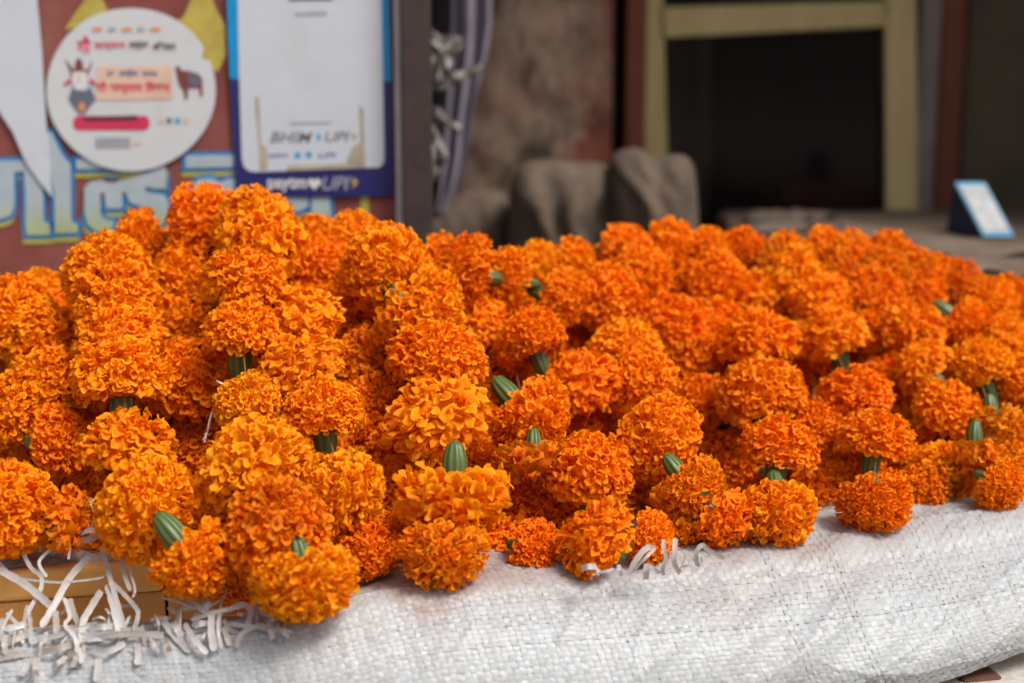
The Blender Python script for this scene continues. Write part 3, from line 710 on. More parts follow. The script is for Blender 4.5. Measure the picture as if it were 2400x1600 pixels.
quad_in(0.85, 0.0032).build('card', M['card'], ps)

# ------------------------------------------------------------------ stones below the sack at the right
def stone(px, D, sz, rz, name, mat, label, cat):
    p = at(*px, D); me = MB().box((0, 0, 0), sz, Matrix.Rotation(rz, 3, 'Z')); me.v = [tuple(Vector(v) + p) for v in me.v]
    return tag(me.build(name, mat, bevel=0.004, seg=3), label, cat)
stone((2420, 1565), 1.06, (0.22, 0.16, 0.028), YAW + 0.12, 'marble_slab', M['marble'], 'upper pale speckled marble slab under the sack hem, bottom right corner', 'slab')
stone((2450, 1668), 1.02, (0.26, 0.20, 0.055), YAW + 0.12, 'marble_slab', M['marble'], 'lower white marble slab at the very bottom right corner', 'slab')
stone((2258, 1630), 1.03, (0.032, 0.05, 0.05), YAW, 'brick_block', M['brick'], 'brown brick tucked under the sack hem beside the marble', 'brick')
zst = at(2450, 1668, 1.02).z - 0.03
tag(MB().box((0.45, 1.12, zst / 2), (0.5, 0.3, zst - 0.001)).build('stone_step', M['concrete']), 'rough stone step below the marble slabs and brick', 'step')

# ------------------------------------------------------------------ woven sack
SACK_COLS = [-260, 0, 200, 450, 700, 1000, 1400, 1800, 2200, 2650]
def zpy(D): return 800 + FPX * ((CZ - LZ + 0.0) / D - math.sin(PITCH)) / math.cos(PITCH)
ROWS = [
    [(1492, .925), (1474, .930), (1462, .935), (1452, .930), (1412, .935), (zpy(1.01), 1.01), (zpy(1.07), 1.07), (zpy(1.12), 1.12), (zpy(1.17), 1.17), (zpy(1.22), 1.22)],
    [(1512, .905), (1500, .907), (1488, .908), (1474, .900), (1440, .897), (1368, .925), (1330, .960), (1285, 1.00), (1222, 1.055), (1150, 1.12)],
    [(1560, .892), (1550, .893), (1540, .892), (1528, .886), (1505, .880), (1440, .902), (1405, .934), (1372, .968), (1316, 1.018), (1232, 1.085)],
    [(1690, .878), (1680, .878), (1670, .876), (1655, .872), (1630, .866), (1560, .882), (1520, .908), (1490, .938), (1440, .982), (1332, 1.05)],
    [(1850, .872), (1840, .872), (1830, .870), (1815, .866), (1790, .860), (1720, .872), (1670, .895), (1610, .925), (1548, .965), (1395, 1.035)],
    [(1960, .880), (1960, .880), (1950, .878), (1930, .874), (1900, .870), (1830, .880), (1760, .905), (1685, .940), (1603, .985), (1432, 1.055)],
]
def sack_surface():
    grid = np.array([[list(at(px, py, D)) for px, (py, D) in zip(SACK_COLS, row)] for row in ROWS])   # rows x cols x 3
    rows = [np.array(crom(list(r), 12)) for r in grid]
    g2 = np.array(rows)                                  # rows x n x 3
    cols = [np.array(crom(list(g2[:, i]), 12)) for i in range(g2.shape[1])]
    g3 = np.array(cols).transpose(1, 0, 2)               # m x n x 3
    return g3
SG = sack_surface()
def arc_resample(G, axis_len, step):
    """resample both directions to even spacing by the mean arc length"""
    m, n, _ = G.shape
    sx = np.linalg.norm(np.diff(G, axis=1), axis=2).mean(0); sx = np.concatenate([[0], np.cumsum(sx)])
    st = np.linalg.norm(np.diff(G, axis=0), axis=2).mean(1); st = np.concatenate([[0], np.cumsum(st)])
    return sx, st
SXA, STA = arc_resample(SG, 0, 0)
def sack_eval(s, t):
    """bilinear lookup at arc coordinates (arrays)"""
    i = np.clip(np.searchsorted(SXA, s, 'right') - 1, 0, len(SXA) - 2); j = np.clip(np.searchsorted(STA, t, 'right') - 1, 0, len(STA) - 2)
    u = np.clip((s - SXA[i]) / (SXA[i + 1] - SXA[i]), 0, 1)[..., None]; v = np.clip((t - STA[j]) / (STA[j + 1] - STA[j]), 0, 1)[..., None]
    P = SG[j, i] * (1 - u) * (1 - v) + SG[j, i + 1] * u * (1 - v) + SG[j + 1, i] * (1 - u) * v + SG[j + 1, i + 1] * u * v
    du = (SG[j, i + 1] - SG[j, i]); dv = (SG[j + 1, i] - SG[j, i]); N = np.cross(dv, du); N /= np.linalg.norm(N, axis=-1, keepdims=True) + 1e-9
    w = 0.0009 * np.sin(s * 38 + 2.2 * np.sin(t * 31 + 1)) * np.sin(t * 44 + s * 9) + 0.0012 * (1 - np.abs(np.sin(s * 33 - t * 30 + 2 * np.sin(s * 13) + 1.1 * np.sin(t * 50)))) ** 4 + 0.0011 * (1 - np.abs(np.sin(s * 21 + t * 27 + 2 * np.sin(t * 17 + s * 5)))) ** 6 + 0.0003 * np.sin(s * 310 + 3 * np.sin(t * 90)) * np.sin(t * 230 + 2 * np.sin(s * 70)) \
        + 0.0012 * np.sin((s * 0.8 + t) * 120) * np.exp(-((s - 0.62) / 0.12) ** 2)
    return P + N * w[..., None], N
sack = empty('woven_sack', Vector(SG[-1, SG.shape[1] // 2]))
tag(sack, 'white woven plastic sack with frayed edges spread under the marigold heap', 'sack')
SMAX, TMAX = SXA[-1], STA[-1]
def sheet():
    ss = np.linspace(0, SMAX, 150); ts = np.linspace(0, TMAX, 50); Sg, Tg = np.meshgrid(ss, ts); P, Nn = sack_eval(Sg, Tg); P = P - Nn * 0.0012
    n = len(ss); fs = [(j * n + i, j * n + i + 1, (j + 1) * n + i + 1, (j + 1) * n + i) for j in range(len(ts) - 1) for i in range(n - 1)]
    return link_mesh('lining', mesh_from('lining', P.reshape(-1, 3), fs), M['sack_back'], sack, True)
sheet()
nx_ = int(0.12 / 0.0043)
def weave():
    rs = np.random.default_rng(3); ps, pt = 0.0043, 0.0037; ns, nt = int(SMAX / ps), int(TMAX / pt); V = []; F = []; Cc = []; k = 5
    def red(s, t):    # extent of the blush: a band just in front of the flowers
        i = np.interp(s, SXA, np.arange(len(SXA))) / 12.0          # column index
        centre = np.interp(i, [0, 3, 4, 5, 6, 7, 8, 9], [0.0, 0.006, 0.018, 0.086, 0.104, 0.114, 0.110, 0.10])
        amt = np.interp(i, [0, 2.6, 3.6, 4.6, 5.3, 6, 6.6, 7.6, 9], [0, 0.1, 0.7, 0.85, 0.8, 0.15, 0.3, 0.2, 0.05])
        return np.clip(amt * np.clip((centre + 0.012 * np.sin(s * 60) + 0.008 * np.sin(s * 23) - t) / 0.02 + 0.5, 0, 1), 0, 1)
    h = 0.00020
    def strip(fix, along, is_warp, idx, cnt, pitch):
        nonlocal V, F, Cc
        w = pitch * (rs.uniform(0.445, 0.50) if is_warp else rs.uniform(0.48, 0.52)); tilt = rs.normal(0, 0.0002)
        q = np.arange(cnt * k + 1) / k; pos = q * along
        off = h * np.tanh(2.0 * np.cos(math.pi * (q - 0.5 + idx + (0 if is_warp else 1)))) * rs.uniform(0.8, 1.3)
        jit = np.interp(q, np.arange(cnt + 1), rs.normal(0, pitch * 0.055, cnt + 1)); wj = w * (1 + np.interp(q, np.arange(cnt + 1), rs.normal(0, 0.10, cnt + 1)))
        shade = np.repeat(rs.uniform(0, 1, cnt + 1) ** 0.7, k)[:len(q)] * 0.45 + rs.uniform(0.1, 0.5)
        cols = (-1, 0, 1); base = len(V); lay = []
        for c in cols:
            fx = fix + jit + c * wj
            s, t = (fx, pos) if is_warp else (pos - nx_ * ps, np.clip(fx, 0, TMAX))
            s = np.clip(s + t * (0.10 + 0.50 * s / SMAX), 0, SMAX)
            P, Nn = sack_eval(s, t); P = P + Nn * (off + (0.00012 if c == 0 else -0.00005) + c * tilt)[:, None]; lay.append(P)
            rd = red(s, t)
            Cc.append(np.stack([shade * (1.0 if c == 0 else 0.9), rd, np.zeros_like(rd), np.ones_like(rd)], 1))
        n = len(q); V += [p for P in lay for p in P]
        for c in range(2):
            for i in range(n - 1): F.append((base + c * n + i, base + (c + 1) * n + i, base + (c + 1) * n + i + 1, base + c * n + i + 1))
    for i in range(-nx_, ns): strip((i + 0.5) * ps, pt, True, i + nx_, nt, ps)
    for j in range(nt): strip((j + 0.5) * pt, ps, False, j, ns + nx_, pt)
    me = mesh_from('weave', V, F); ca = me.color_attributes.new('Col', 'FLOAT_COLOR', 'POINT'); ca.data.foreach_set('color', np.concatenate(Cc).astype(np.float32).ravel())
    o = link_mesh('weave', me, M['weave'], sack, True); tag(o, kind='stuff'); return o
weave()

# frayed tapes
def ribbon(pts, w, name, mat, parent, curl=0.07, end=True):
    c = [Vector(p) for p in crom([p[:] for p in pts], 7)]; n = len(c); vs = []
    tw = random.uniform(-0.35, 0.35); tw2 = random.uniform(-0.45, 0.45)
    for i, p in enumerate(c):
        t = (c[min(i + 1, n - 1)] - c[max(i - 1, 0)]).normalized()
        side = t.cross(CAM - p).normalized(); nn = side.cross(t).normalized()
        a = tw + (tw2 - tw) * i / (n - 1); side, nn = side * math.cos(a) + nn * math.sin(a), nn * math.cos(a) - side * math.sin(a)
        ww = w * (1 + 0.08 * math.sin(i * 1.7))
        if i == 0 or i == n - 1: ww *= random.uniform(0.5, 0.9)
        for u in (-1, -0.4, 0.4, 1):
            vs.append(p + side * ww * 0.5 * u + nn * (ww * curl * (u * u - 0.5)) + (t * random.uniform(-0.2, 0.2) * ww if i in (0, n - 1) else Vector()))
    fs = [(i * 4 + k, i * 4 + k + 1, (i + 1) * 4 + k + 1, (i + 1) * 4 + k) for i in range(n - 1) for k in range(3)]
    return link_mesh(name, mesh_from(name, vs, fs), mat, parent, True)
TA = [([(820, 400), (640, 600), (500, 850), (380, 1050)], 62), ([(-60, 500), (200, 640), (380, 780), (470, 860)], 66), ([(640, 790), (680, 930), (740, 1060)], 50), ([(930, 720), (830, 880), (760, 1030), (750, 1380)], 62),
      ([(990, 660), (1050, 880), (1110, 1160)], 66), ([(930, 310), (990, 530), (1040, 700), (1100, 900), (1170, 1160)], 42), ([(1110, 400), (1140, 560), (1200, 720)], 38), ([(1160, 330), (1190, 520), (1240, 700), (1220, 780)], 22),
      ([(820, 1045), (940, 1050), (1050, 1045)], 56), ([(800, 1180), (1000, 1130), (1200, 1110), (1500, 1120)], 52), ([(370, 1290), (550, 1240), (670, 1210)], 60), ([(200, 240), (220, 380), (290, 510), (380, 590), (370, 720), (270, 900), (280, 1000), (290, 1200)], 40),
      ([(-30, 430), (100, 560), (240, 610), (500, 640), (700, 630), (920, 600), (970, 560)], 20), ([(600, 270), (480, 330), (370, 430), (370, 500), (430, 590)], 28), ([(690, 290), (830, 240), (970, 200)], 55), ([(680, 220), (800, 170), (940, 150)], 40),
      ([(650, 290), (640, 360), (630, 430)], 22), ([(1190, 330), (1260, 390), (1400, 420), (1430, 390)], 40), ([(1030, 640), (1130, 740), (1230, 850), (1270, 930), (1230, 1080)], 40), ([(1110, 860), (1200, 858), (1270, 860)], 28),
      ([(590, 780), (640, 950), (600, 1030), (690, 1150), (710, 1290)], 36), ([(510, 900), (520, 1040), (530, 1180)], 55), ([(-20, 1340), (120, 1310), (250, 1290)], 60), ([(-20, 1210), (120, 1170), (230, 1120)], 60), ([(0, 980), (60, 1060), (250, 1020)], 56),
      ([(910, 1340), (900, 1440), (890, 1540)], 66), ([(480, 1430), (540, 1380), (610, 1320)], 46), ([(840, 1250), (1000, 1270), (1150, 1200)], 56), ([(1040, 900), (1010, 980), (1020, 1080)], 36), ([(250, 1380), (230, 1440), (190, 1500)], 56),
      ([(60, 1100), (40, 1200), (60, 1300)], 50), ([(340, 1330), (330, 1420), (320, 1500)], 60), ([(430, 1100), (400, 1180), (300, 1240)], 40), ([(560, 930), (620, 880), (640, 860)], 22), ([(850, 980), (920, 960), (980, 990)], 22), ([(970, 880), (1000, 920), (1020, 960)], 22),
      ([(1260, 1200), (1270, 1300), (1265, 1390)], 60), ([(1360, 1150), (1440, 1200), (1470, 1290)], 30), ([(620, 1280), (700, 1320), (660, 1420)], 50)]
TB = [([(170, 890), (250, 930), (340, 1050), (520, 1240)], 70), ([(105, 900), (250, 885), (310, 880)], 36), ([(150, 970), (200, 890), (220, 860)], 30), ([(750, 800), (740, 1000), (770, 1230)], 72), ([(825, 820), (812, 1000), (850, 1200)], 34), ([(920, 810), (1050, 740), (1145, 790), (1140, 900), (1100, 1010)], 58),
      ([(1155, 600), (1200, 720), (1220, 960)], 48), ([(1350, 600), (1420, 700), (1440, 800), (1400, 880), (1340, 930)], 38), ([(1250, 830), (1400, 870), (1500, 850), (1570, 770)], 40), ([(1340, 900), (1360, 1000), (1385, 1110)], 62), ([(540, 945), (620, 940), (710, 940)], 60), ([(870, 980), (900, 1070), (935, 1170)], 54),
      ([(450, 690), (620, 780), (700, 830)], 60), ([(220, 670), (400, 720), (560, 790)], 22), ([(460, 940), (560, 1100), (700, 1260)], 56), ([(380, 805), (460, 790), (545, 792)], 32), ([(280, 770), (330, 810), (385, 845)], 34), ([(845, 515), (900, 590), (860, 680), (755, 745)], 18),
      ([(1000, 1190), (1080, 1030), (1300, 950)], 46), ([(620, 680), (680, 720), (730, 780)], 80), ([(340, 920), (380, 990), (430, 1080)], 70), ([(1010, 830), (1050, 850), (1095, 850)], 34), ([(590, 830), (590, 900), (600, 990)], 60), ([(1250, 1000), (1330, 1010), (1400, 1060)], 40), ([(870, 900), (930, 1000), (1020, 1040)], 46),
      ([(230, 1090), (280, 1160), (300, 1240)], 50), ([(1420, 960), (1480, 1020), (1560, 1090)], 34), ([(90, 1090), (140, 1150), (200, 1240)], 30), ([(640, 1100), (700, 1110), (760, 1090)], 30), ([(1430, 880), (1440, 960), (1400, 1040)], 22)]
TC = [([(850, 850), (950, 650), (1090, 490), (1200, 490)], 78), ([(930, 780), (1080, 620), (1210, 500)], 40), ([(1080, 920), (1085, 800), (1090, 700)], 78), ([(1085, 705), (1160, 750), (1275, 840)], 50), ([(1330, 370), (1330, 520), (1360, 630), (1310, 780), (1330, 870)], 52), ([(1490, 350), (1480, 550), (1470, 700), (1550, 840)], 66),
      ([(1390, 548), (1520, 530), (1610, 580), (1590, 700), (1560, 780)], 24), ([(1800, 750), (1770, 580), (1850, 450), (1950, 520), (2160, 640)], 62), ([(1810, 555), (1835, 610), (1860, 690)], 26), ([(190, 770), (300, 745), (410, 750)], 80), ([(400, 830), (540, 805), (635, 775)], 36), ([(705, 720), (725, 800), (745, 880)], 56), ([(320, 935), (350, 860), (430, 840)], 22), ([(1590, 745), (1660, 735), (1750, 765)], 30),
      ([(430, 780), (420, 830), (440, 860)], 50), ([(1690, 600), (1720, 640), (1760, 670)], 24)]
def tapes(data, ox, oy, sc, dfun):
    for pts, w in data:
        P = []; n = len(pts); lift = random.uniform(0.002, 0.012)
        for i, (X, Y) in enumerate(pts):
            px, py = ox + X / sc, oy + Y / sc; D = dfun(px, py) - lift * math.sin(math.pi * (0.15 + 0.7 * i / max(1, n - 1))) - 0.001
            P.append(at(px, py, D))
        ribbon(P, 1.05 * w / sc * dfun(px, py) / FPX, 'frayed_tape', M['tape'], sack)
def d_left(px, py): return float(np.interp(py, [1230, 1330, 1450, 1520, 1600], [0.968, 0.945, 0.915, 0.900, 0.882])) - float(np.interp(px, [0, 450, 700], [0, 0.012, 0.026]))
rt = random.Random(5); TR = []
for k in range(24):                      # loosened ends all along the torn edge
    x = rt.uniform(-10, 690); ye = float(np.interp(x, [0, 200, 450, 700], [1478, 1466, 1452, 1415])); a = rt.gauss(0, 0.45); L = rt.uniform(30, 85)
    y0 = ye + rt.uniform(18, 60)
    TR.append(([(x, y0), (x + 0.5 * L * math.sin(a) + rt.gauss(0, 4), y0 - 0.5 * L * math.cos(a)), (x + L * math.sin(a * 1.5), y0 - L * math.cos(a * 1.3))], rt.uniform(3, 9)))
for k in range(9):                      # cross tapes slipped out of the weave
    x = rt.uniform(-20, 620); ye = float(np.interp(x, [0, 200, 450, 700], [1478, 1466, 1452, 1415])) + rt.uniform(-8, 36); L = rt.uniform(50, 150); a = rt.gauss(-0.06, 0.16)
    TR.append(([(x, ye), (x + L / 2, ye + L / 2 * math.sin(a) + rt.gauss(0, 4)), (x + L, ye + L * math.sin(a))], rt.uniform(6, 14)))
tapes(TR, 0, 0, 1.0, d_left)
tapes(TA, 0, 1200, 3.92, d_left)
tapes(TB, 330, 1250, 4.48, d_left)
tapes(TC, 1330, 1200, 5.88, lambda px, py: float(np.interp(px, [1330, 1730], [0.950, 0.982])) - 0.032 + float(np.interp(py, [1250, 1360], [-0.004, -0.002])))

# ------------------------------------------------------------------ marigold flowers: shared head and calyx meshes
def head_mesh(name, n, w0, w1, open0, open1, ruffle, seed, top=0.84, bottom=0.58, shag=0.10):
    """a pompom of curled florets: each a slit funnel whose wavy lip flares out over the head's surface"""
    rs = np.random.default_rng(seed); NU, NV = 11, 6
    V = []; F = []; C = []
    us = np.linspace(-1, 1, NU); qs = np.linspace(0, 1, NV)
    def floret(T, w, A, n_hint, rf, flare, tiltsd):
        B = np.array([rs.normal(0, .05), rs.normal(0, .05), -0.40]); a = T - B; La = np.linalg.norm(a); d0 = a / La
        d = T / np.array([1, 1, 0.95]) ; d = d / np.linalg.norm(d) + rs.normal(0, tiltsd, 3); d /= np.linalg.norm(d)
        nn = n_hint - d * (n_hint @ d); nn /= np.linalg.norm(nn) + 1e-9; s = np.cross(d, nn)
        k1 = rs.integers(2, 5) * 0.9; k2 = rs.integers(4, 8); p1, p2, p3 = rs.uniform(0, 6.28, 3); am = rf * rs.uniform(0.5, 1.4)
        pv = rs.uniform(0, 1); el = rs.uniform(0.7, 1.0); rag = rs.normal(0, 0.07, NU); depth = rs.uniform(0.22, 0.36)
        base = len(V)
        for q in qs:
            r = w * (0.28 + 0.72 * q ** flare); ln = depth * (1 - (1 - q) ** 1.9) - depth
            for iu, u in enumerate(us):
                al = u * A
                rr = r * (1 + q * q * (0.16 * math.sin(al * k1 + p1) + 0.07 * math.sin(al * k2 + p2) + 0.5 * rag[iu]))
                ll = ln + w * am * q * q * (math.sin(al * k1 + p3) + 0.35 * math.sin(al * k2 * 1.3 + p1)) - w * 0.35 * q ** 4 * (u * u)
                # open side of the slit faces nn; axis shifted so that a broad petal stays centred on T
                P = T + d * ll + s * (rr * math.sin(al) * el) - nn * (rr * math.cos(al) - 0.55 * w * (1 if A < 1.6 else 0.3))
                P = P + d0 * 0.0
                V.append(P); C.append((pv, q ** 3, 0, 1))
        for iv in range(NV - 1):
            for iu in range(NU - 1):
                i = base + iv * NU + iu; F.append((i, i + 1, i + NU + 1, i + NU))
    zup = np.array([0, 0, 1.0]); ga = math.pi * (3 - math.sqrt(5)); lump = rs.uniform(0, 6.28, 4)
    for i in range(n):
        ct = 1 - 1.60 * (i + 0.5) / n; th = math.acos(max(-1, min(1, ct + rs.normal(0, 0.03)))); ph = i * ga + rs.normal(0, 0.10)
        rr = (1 - shag * rs.uniform(0, 1.8) ** 2 * 0.6) * (1 + 0.045 * math.sin(2 * ph + lump[0]) + 0.045 * math.sin(3 * ph + lump[1] + 2 * th))
        T = np.array([math.sin(th) * math.cos(ph), math.sin(th) * math.sin(ph), math.cos(th) * (top if ct > 0 else bottom)]) * rr * 0.97
        hint = zup + rs.normal(0, 0.7, 3) if th > 0.5 else rs.normal(0, 1, 3)
        floret(T, rs.uniform(w0, w1), rs.uniform(open0, open1), hint, ruffle, rs.uniform(1.2, 2.2), 0.28)
    for i in range(24):   # broad guard petals round the base
        ph = 2 * math.pi * i / 24 + rs.normal(0, 0.1); th = math.radians(rs.uniform(100, 124)); rr = rs.uniform(0.80, 0.98)
        T = np.array([math.sin(th) * math.cos(ph), math.sin(th) * math.sin(ph), math.cos(th) * (bottom + 0.06)]) * rr
        floret(T, rs.uniform(w1 * 0.9, w1 * 1.35), rs.uniform(0.8, 1.3), zup, ruffle, 1.6, 0.3)
    # inner mass of packed florets
    b = len(V); nr, nc = 10, 16
    for j in range(nr):
        th = math.pi * (j + 0.02) / (nr - 0.96)
        for i in range(nc):
            p = 2 * math.pi * i / nc; k = 0.60 + rs.normal(0, 0.03)
            V.append(np.array([k * math.sin(th) * math.cos(p), k * math.sin(th) * math.sin(p), k * math.cos(th) * (top if th < 1.57 else bottom * 0.85)])); C.append((0.2, 0.0, 0, 1))
    for j in range(nr - 1):
        for i in range(nc): F.append((b + j * nc + i, b + j * nc + (i + 1) % nc, b + (j + 1) * nc + (i + 1) % nc, b + (j + 1) * nc + i))
    me = mesh_from(name, V, F); ca = me.color_attributes.new('Col', 'FLOAT_COLOR', 'POINT'); ca.data.foreach_set('color', np.array(C, np.float32).ravel())
    me.polygons.foreach_set('use_smooth', [True] * len(me.polygons)); me.materials.append(M['petal']); return me
HEADS = {'t': [head_mesh('pompom_head', 410, 0.074, 0.118, 1.4, 2.6, 0.17, 10 + k, 1.00, 0.78, 0.09) for k in range(6)],
         'm': [head_mesh('ruffled_head', 350, 0.080, 0.140, 1.1, 2.5, 0.21, 30 + k, 0.96, 0.74, 0.12) for k in range(7)],
         'l': [head_mesh('loose_head', 225, 0.105, 0.21, 0.8, 1.9, 0.22, 50 + k, 0.86, 0.66, 0.16) for k in range(5)],
         'w': [head_mesh('wilted_head', 120, 0.10, 0.24, 0.6, 2.2, 0.34, 70 + k, 0.62, 0.55, 0.32) for k in range(3)]}
def calyx_mesh(seed):
    rs = np.random.default_rng(seed); ribs = 9 + seed % 3; nc = ribs * 6; prof = [(-0.15, 0.30), (-0.28, 0.325), (-0.42, 0.335), (-0.56, 0.33), (-0.68, 0.305), (-0.78, 0.27), (-0.87, 0.24), (-0.93, 0.205), (-0.955, 0.16), (-0.965, 0.08), (-1.01, 0.07), (-1.02, 0.05)]
    V, C, F = [], [], []; bend = rs.normal(0, 0.05, 2)
    for j, (z, r) in enumerate(prof):
        for i in range(nc):
            a = 2 * math.pi * i / nc; rb = math.cos(a * ribs); k = min(1, max(0, (z + 1.08) * 3))
            rr = r * (1 + 0.055 * rb * k); zz = z + (0.07 * max(0, math.cos(a * ribs / 2)) if j == 0 else 0); bb = (z + 0.3) ** 2 if z < -0.3 else 0
            V.append((rr * math.cos(a) + bend[0] * bb, rr * math.sin(a) + bend[1] * bb, zz)); C.append((0.5 + 0.42 * rb + rs.normal(0, 0.05), 0, 0, 1))
    for j in range(len(prof) - 1):
        for i in range(nc): F.append((j * nc + i, (j + 1) * nc + i, (j + 1) * nc + (i + 1) % nc, j * nc + (i + 1) % nc))
    F.append(tuple((len(prof) - 1) * nc + i for i in range(nc))[::-1])
    me = mesh_from('calyx', V, F); ca = me.color_attributes.new('Col', 'FLOAT_COLOR', 'POINT'); ca.data.foreach_set('color', np.clip(np.array(C, np.float32), 0, 1).ravel())
    me.polygons.foreach_set('use_smooth', [True] * len(me.polygons)); me.materials.append(M['calyx']); return me
CALYX = [calyx_mesh(k) for k in range(4)]

# depth of the heap's face behind each point of its outline: front foot on the ledge, crest further back
KX = [-100, 0, 300, 700, 1050, 1400, 1750, 2050, 2400, 2500]
K_YB = [1270, 1270, 1330, 1420, 1330, 1300, 1250, 1200, 1140, 1130]; K_DB = [0.97, .97, .945, .905, .935, .97, 1.015, 1.06, 1.105, 1.11]
K_YT = [640, 640, 560, 470, 560, 570, 540, 560, 690, 700]; K_DT = [1.18, 1.18, 1.16, 1.16, 1.24, 1.36, 1.43, 1.43, 1.39, 1.39]
def heap_depth(px, py):
    yb, db, yt, dt = (np.interp(px, KX, K) for K in (K_YB, K_DB, K_YT, K_DT)); t = (yb - py) / (yb - yt); return float(db + (dt - db) * max(-0.1, t) if t < 0 else db + (dt - db) * t ** 1.25)
GARLANDS = []
def garland(label, tone, flowers):
    GARLANDS.append((label, tone, flowers))
# flower: (x, y, across, calyx angle, lean toward viewer, extra depth, kind)
garland('marigold garland strand hanging down left front, stacked round heads ending low by the frayed sack', 0.52, [
    (252, 640, 192, -90, 30, 0, 't'), (268, 712, 202, -90, 30, 0, 'm'), (279, 792, 218, -90, 28, 0, 'm'), (282, 893, 214, -84, -2, -.01, 'm'), (304, 1050, 214, -90, -2, -.01, 'l'), (346, 1190, 235, 150, 55, -.015, 't'), (451, 1303, 190, 138, 14, -.02, 'm')])
garland('marigold garland from the peak to the lowest front flower, big ribbed green calyx exposed', 0.60, [
    (618, 566, 205, -110, 20, 0, 'l'), (574, 668, 200, -104, -2, -.01, 'm'), (566, 782, 166, -90, 8, -.01, 'm'), (584, 956, 166, -95, 25, -.012, 't'), (607, 1101, 245, -90, 38, -.012, 'm'), (650, 1245, 228, -80, 42, -.018, 't'), (712, 1352, 235, 105, 14, -.02, 'm')])
garland('marigold garland strand just right of the ribbed calyx strand, yellow edged upper heads', 0.62, [
    (702, 742, 185, -80, 30, .005, 'l'), (710, 858, 195, -75, 20, 0, 'l'), (757, 972, 192, -92, -2, -.005, 't'), (805, 1143, 195, 95, 36, -.005, 'm')])
garland('marigold garland in the shaded gap between the two left front strands', 0.45, [
    (440, 690, 200, -90, 40, .01, 'm'), (432, 775, 190, -90, 40, .01, 'm'), (451, 890, 215, -90, 35, .005, 't'), (469, 1047, 170, -90, 30, .03, 'm'), (504, 1177, 175, -80, 20, .04, 'm'), (560, 1362, 150, 100, 14, .015, 'l')])
garland('marigold garland forming the tall peak of the heap on the left', 0.40, [
    (356, 580, 182, 20, 20, .03, 't'), (488, 530, 200, 200, 30, .01, 'm'), (592, 532, 195, 160, 30, .008, 'm'), (467, 624, 178, -90, 35, .02, 'l')])
garland('marigold garland at the left picture edge, upper part against the red signboard', 0.55, [
    (34, 722, 165, -90, 30, 0, 'm'), (42, 765, 185, -90, 30, 0, 'm'), (40, 832, 185, -90, 30, .03, 'm'), (8, 885, 160, -90, 30, .04, 't'), (27, 965, 160, -90, 40, 0, 't')])
garland('marigold garland second from the left picture edge, with a sideways dark green calyx low down', 0.42, [
    (92, 712, 150, -90, 30, .03, 't'), (125, 765, 175, -90, 30, .02, 'm'), (122, 825, 190, -90, 35, .005, 'm'), (115, 900, 190, -90, 35, 0, 'm'), (132, 952, 185, -90, 25, .005, 'l'), (138, 1033, 160, 185, 5, .0, 'm'), (140, 1098, 185, -90, 25, .025, 'm')])
garland('short marigold garland end at the bottom left corner over the yellow ledge', 0.38, [
    (14, 1195, 225, -170, 40, -.01, 't'), (166, 1218, 150, 172, 5, .0, 'w'), (178, 1155, 155, 100, 14, .04, 'm')])
garland('marigold garland sloping right from the peak, two large heads against the iron post', 0.45, [
    (745, 576, 150, 180, 25, .05, 'm'), (826, 576, 150, 180, 25, .04, 'm'), (896, 630, 215, 150, 40, .0, 't'), (974, 731, 222, 140, 14, -.005, 'm'), (1040, 652, 150, -40, 30, .04, 'm'), (1110, 762, 160, -60, 30, .012, 'l')])
garland('shaded marigold garland behind, left of the centre strand', 0.30, [
    (753, 626, 155, -90, 30, .02, 'm'), (753, 724, 165, -90, 30, .04, 't'), (819, 766, 160, -90, 30, .02, 'm'), (858, 851, 172, -90, 30, .012, 'm'), (880, 945, 168, -90, 30, .012, 'm'), (911, 1033, 168, -90, 30, .012, 'l'), (905, 1150, 175, -90, 25, .018, 'm'), (862, 1292, 150, -90, 25, 0.0, 't'), (945, 1262, 150, -90, 25, .012, 'm')])
garland('central marigold garland of four wide heads, one split by a dark calyx', 0.50, [
    (1026, 853, 225, -100, -2, -.005, 't'), (1024, 978, 225, -70, 30, -.01, 'l'), (1065, 1152, 245, 100, 14, -.015, 'l'), (1038, 1288, 192, 95, 34, -.005, 'm')])
garland('marigold garland lying sideways along the dip, green calyxes showing between heads', 0.36, [
    (1100, 639, 165, -10, 12, 0, 'm'), (1198, 652, 140, -8, 10, 0, 'm'), (1309, 700, 150, 168, 10, 0, 'm'), (1422, 705, 168, -150, 35, 0, 'm')])
garland('marigold garland right of centre with a bright domed calyx beside a round head', 0.34, [
    (1177, 722, 125, -90, 30, .01, 'l'), (1247, 802, 152, -65, -2, 0, 't'), (1198, 832, 135, -90, 25, .02, 'w'), (1236, 975, 192, 128, 14, -.01, 'm'), (1251, 1082, 168, 88, 14, .0, 'w'), (1251, 1195, 155, -90, 20, .04, 'm'), (1245, 1288, 145, 175, 20, .008, 't'), (1152, 1272, 135, -90, 15, .02, 'l')])
garland('marigold garland with a tall loose head, third strand right of centre', 0.40, [
    (1366, 898, 180, -80, 30, 0, 'l'), (1340, 1010, 155, -90, 25, .03, 'm'), (1384, 1108, 188, -95, 35, -.008, 'm'), (1334, 1185, 160, -90, 20, .03, 'm'), (1397, 1262, 182, -30, 18, -.01, 'l')])
garland('marigold garland with the roundest tight head in the middle right', 0.36, [
    (1465, 828, 168, -90, 35, 0, 't'), (1506, 910, 172, -90, 35, 0, 'm'), (1543, 1030, 205, -45, 38, -.015, 't'), (1612, 1138, 168, 125, 12, -.01, 't'), (1692, 1215, 150, 132, 14, -.003, 'l')])
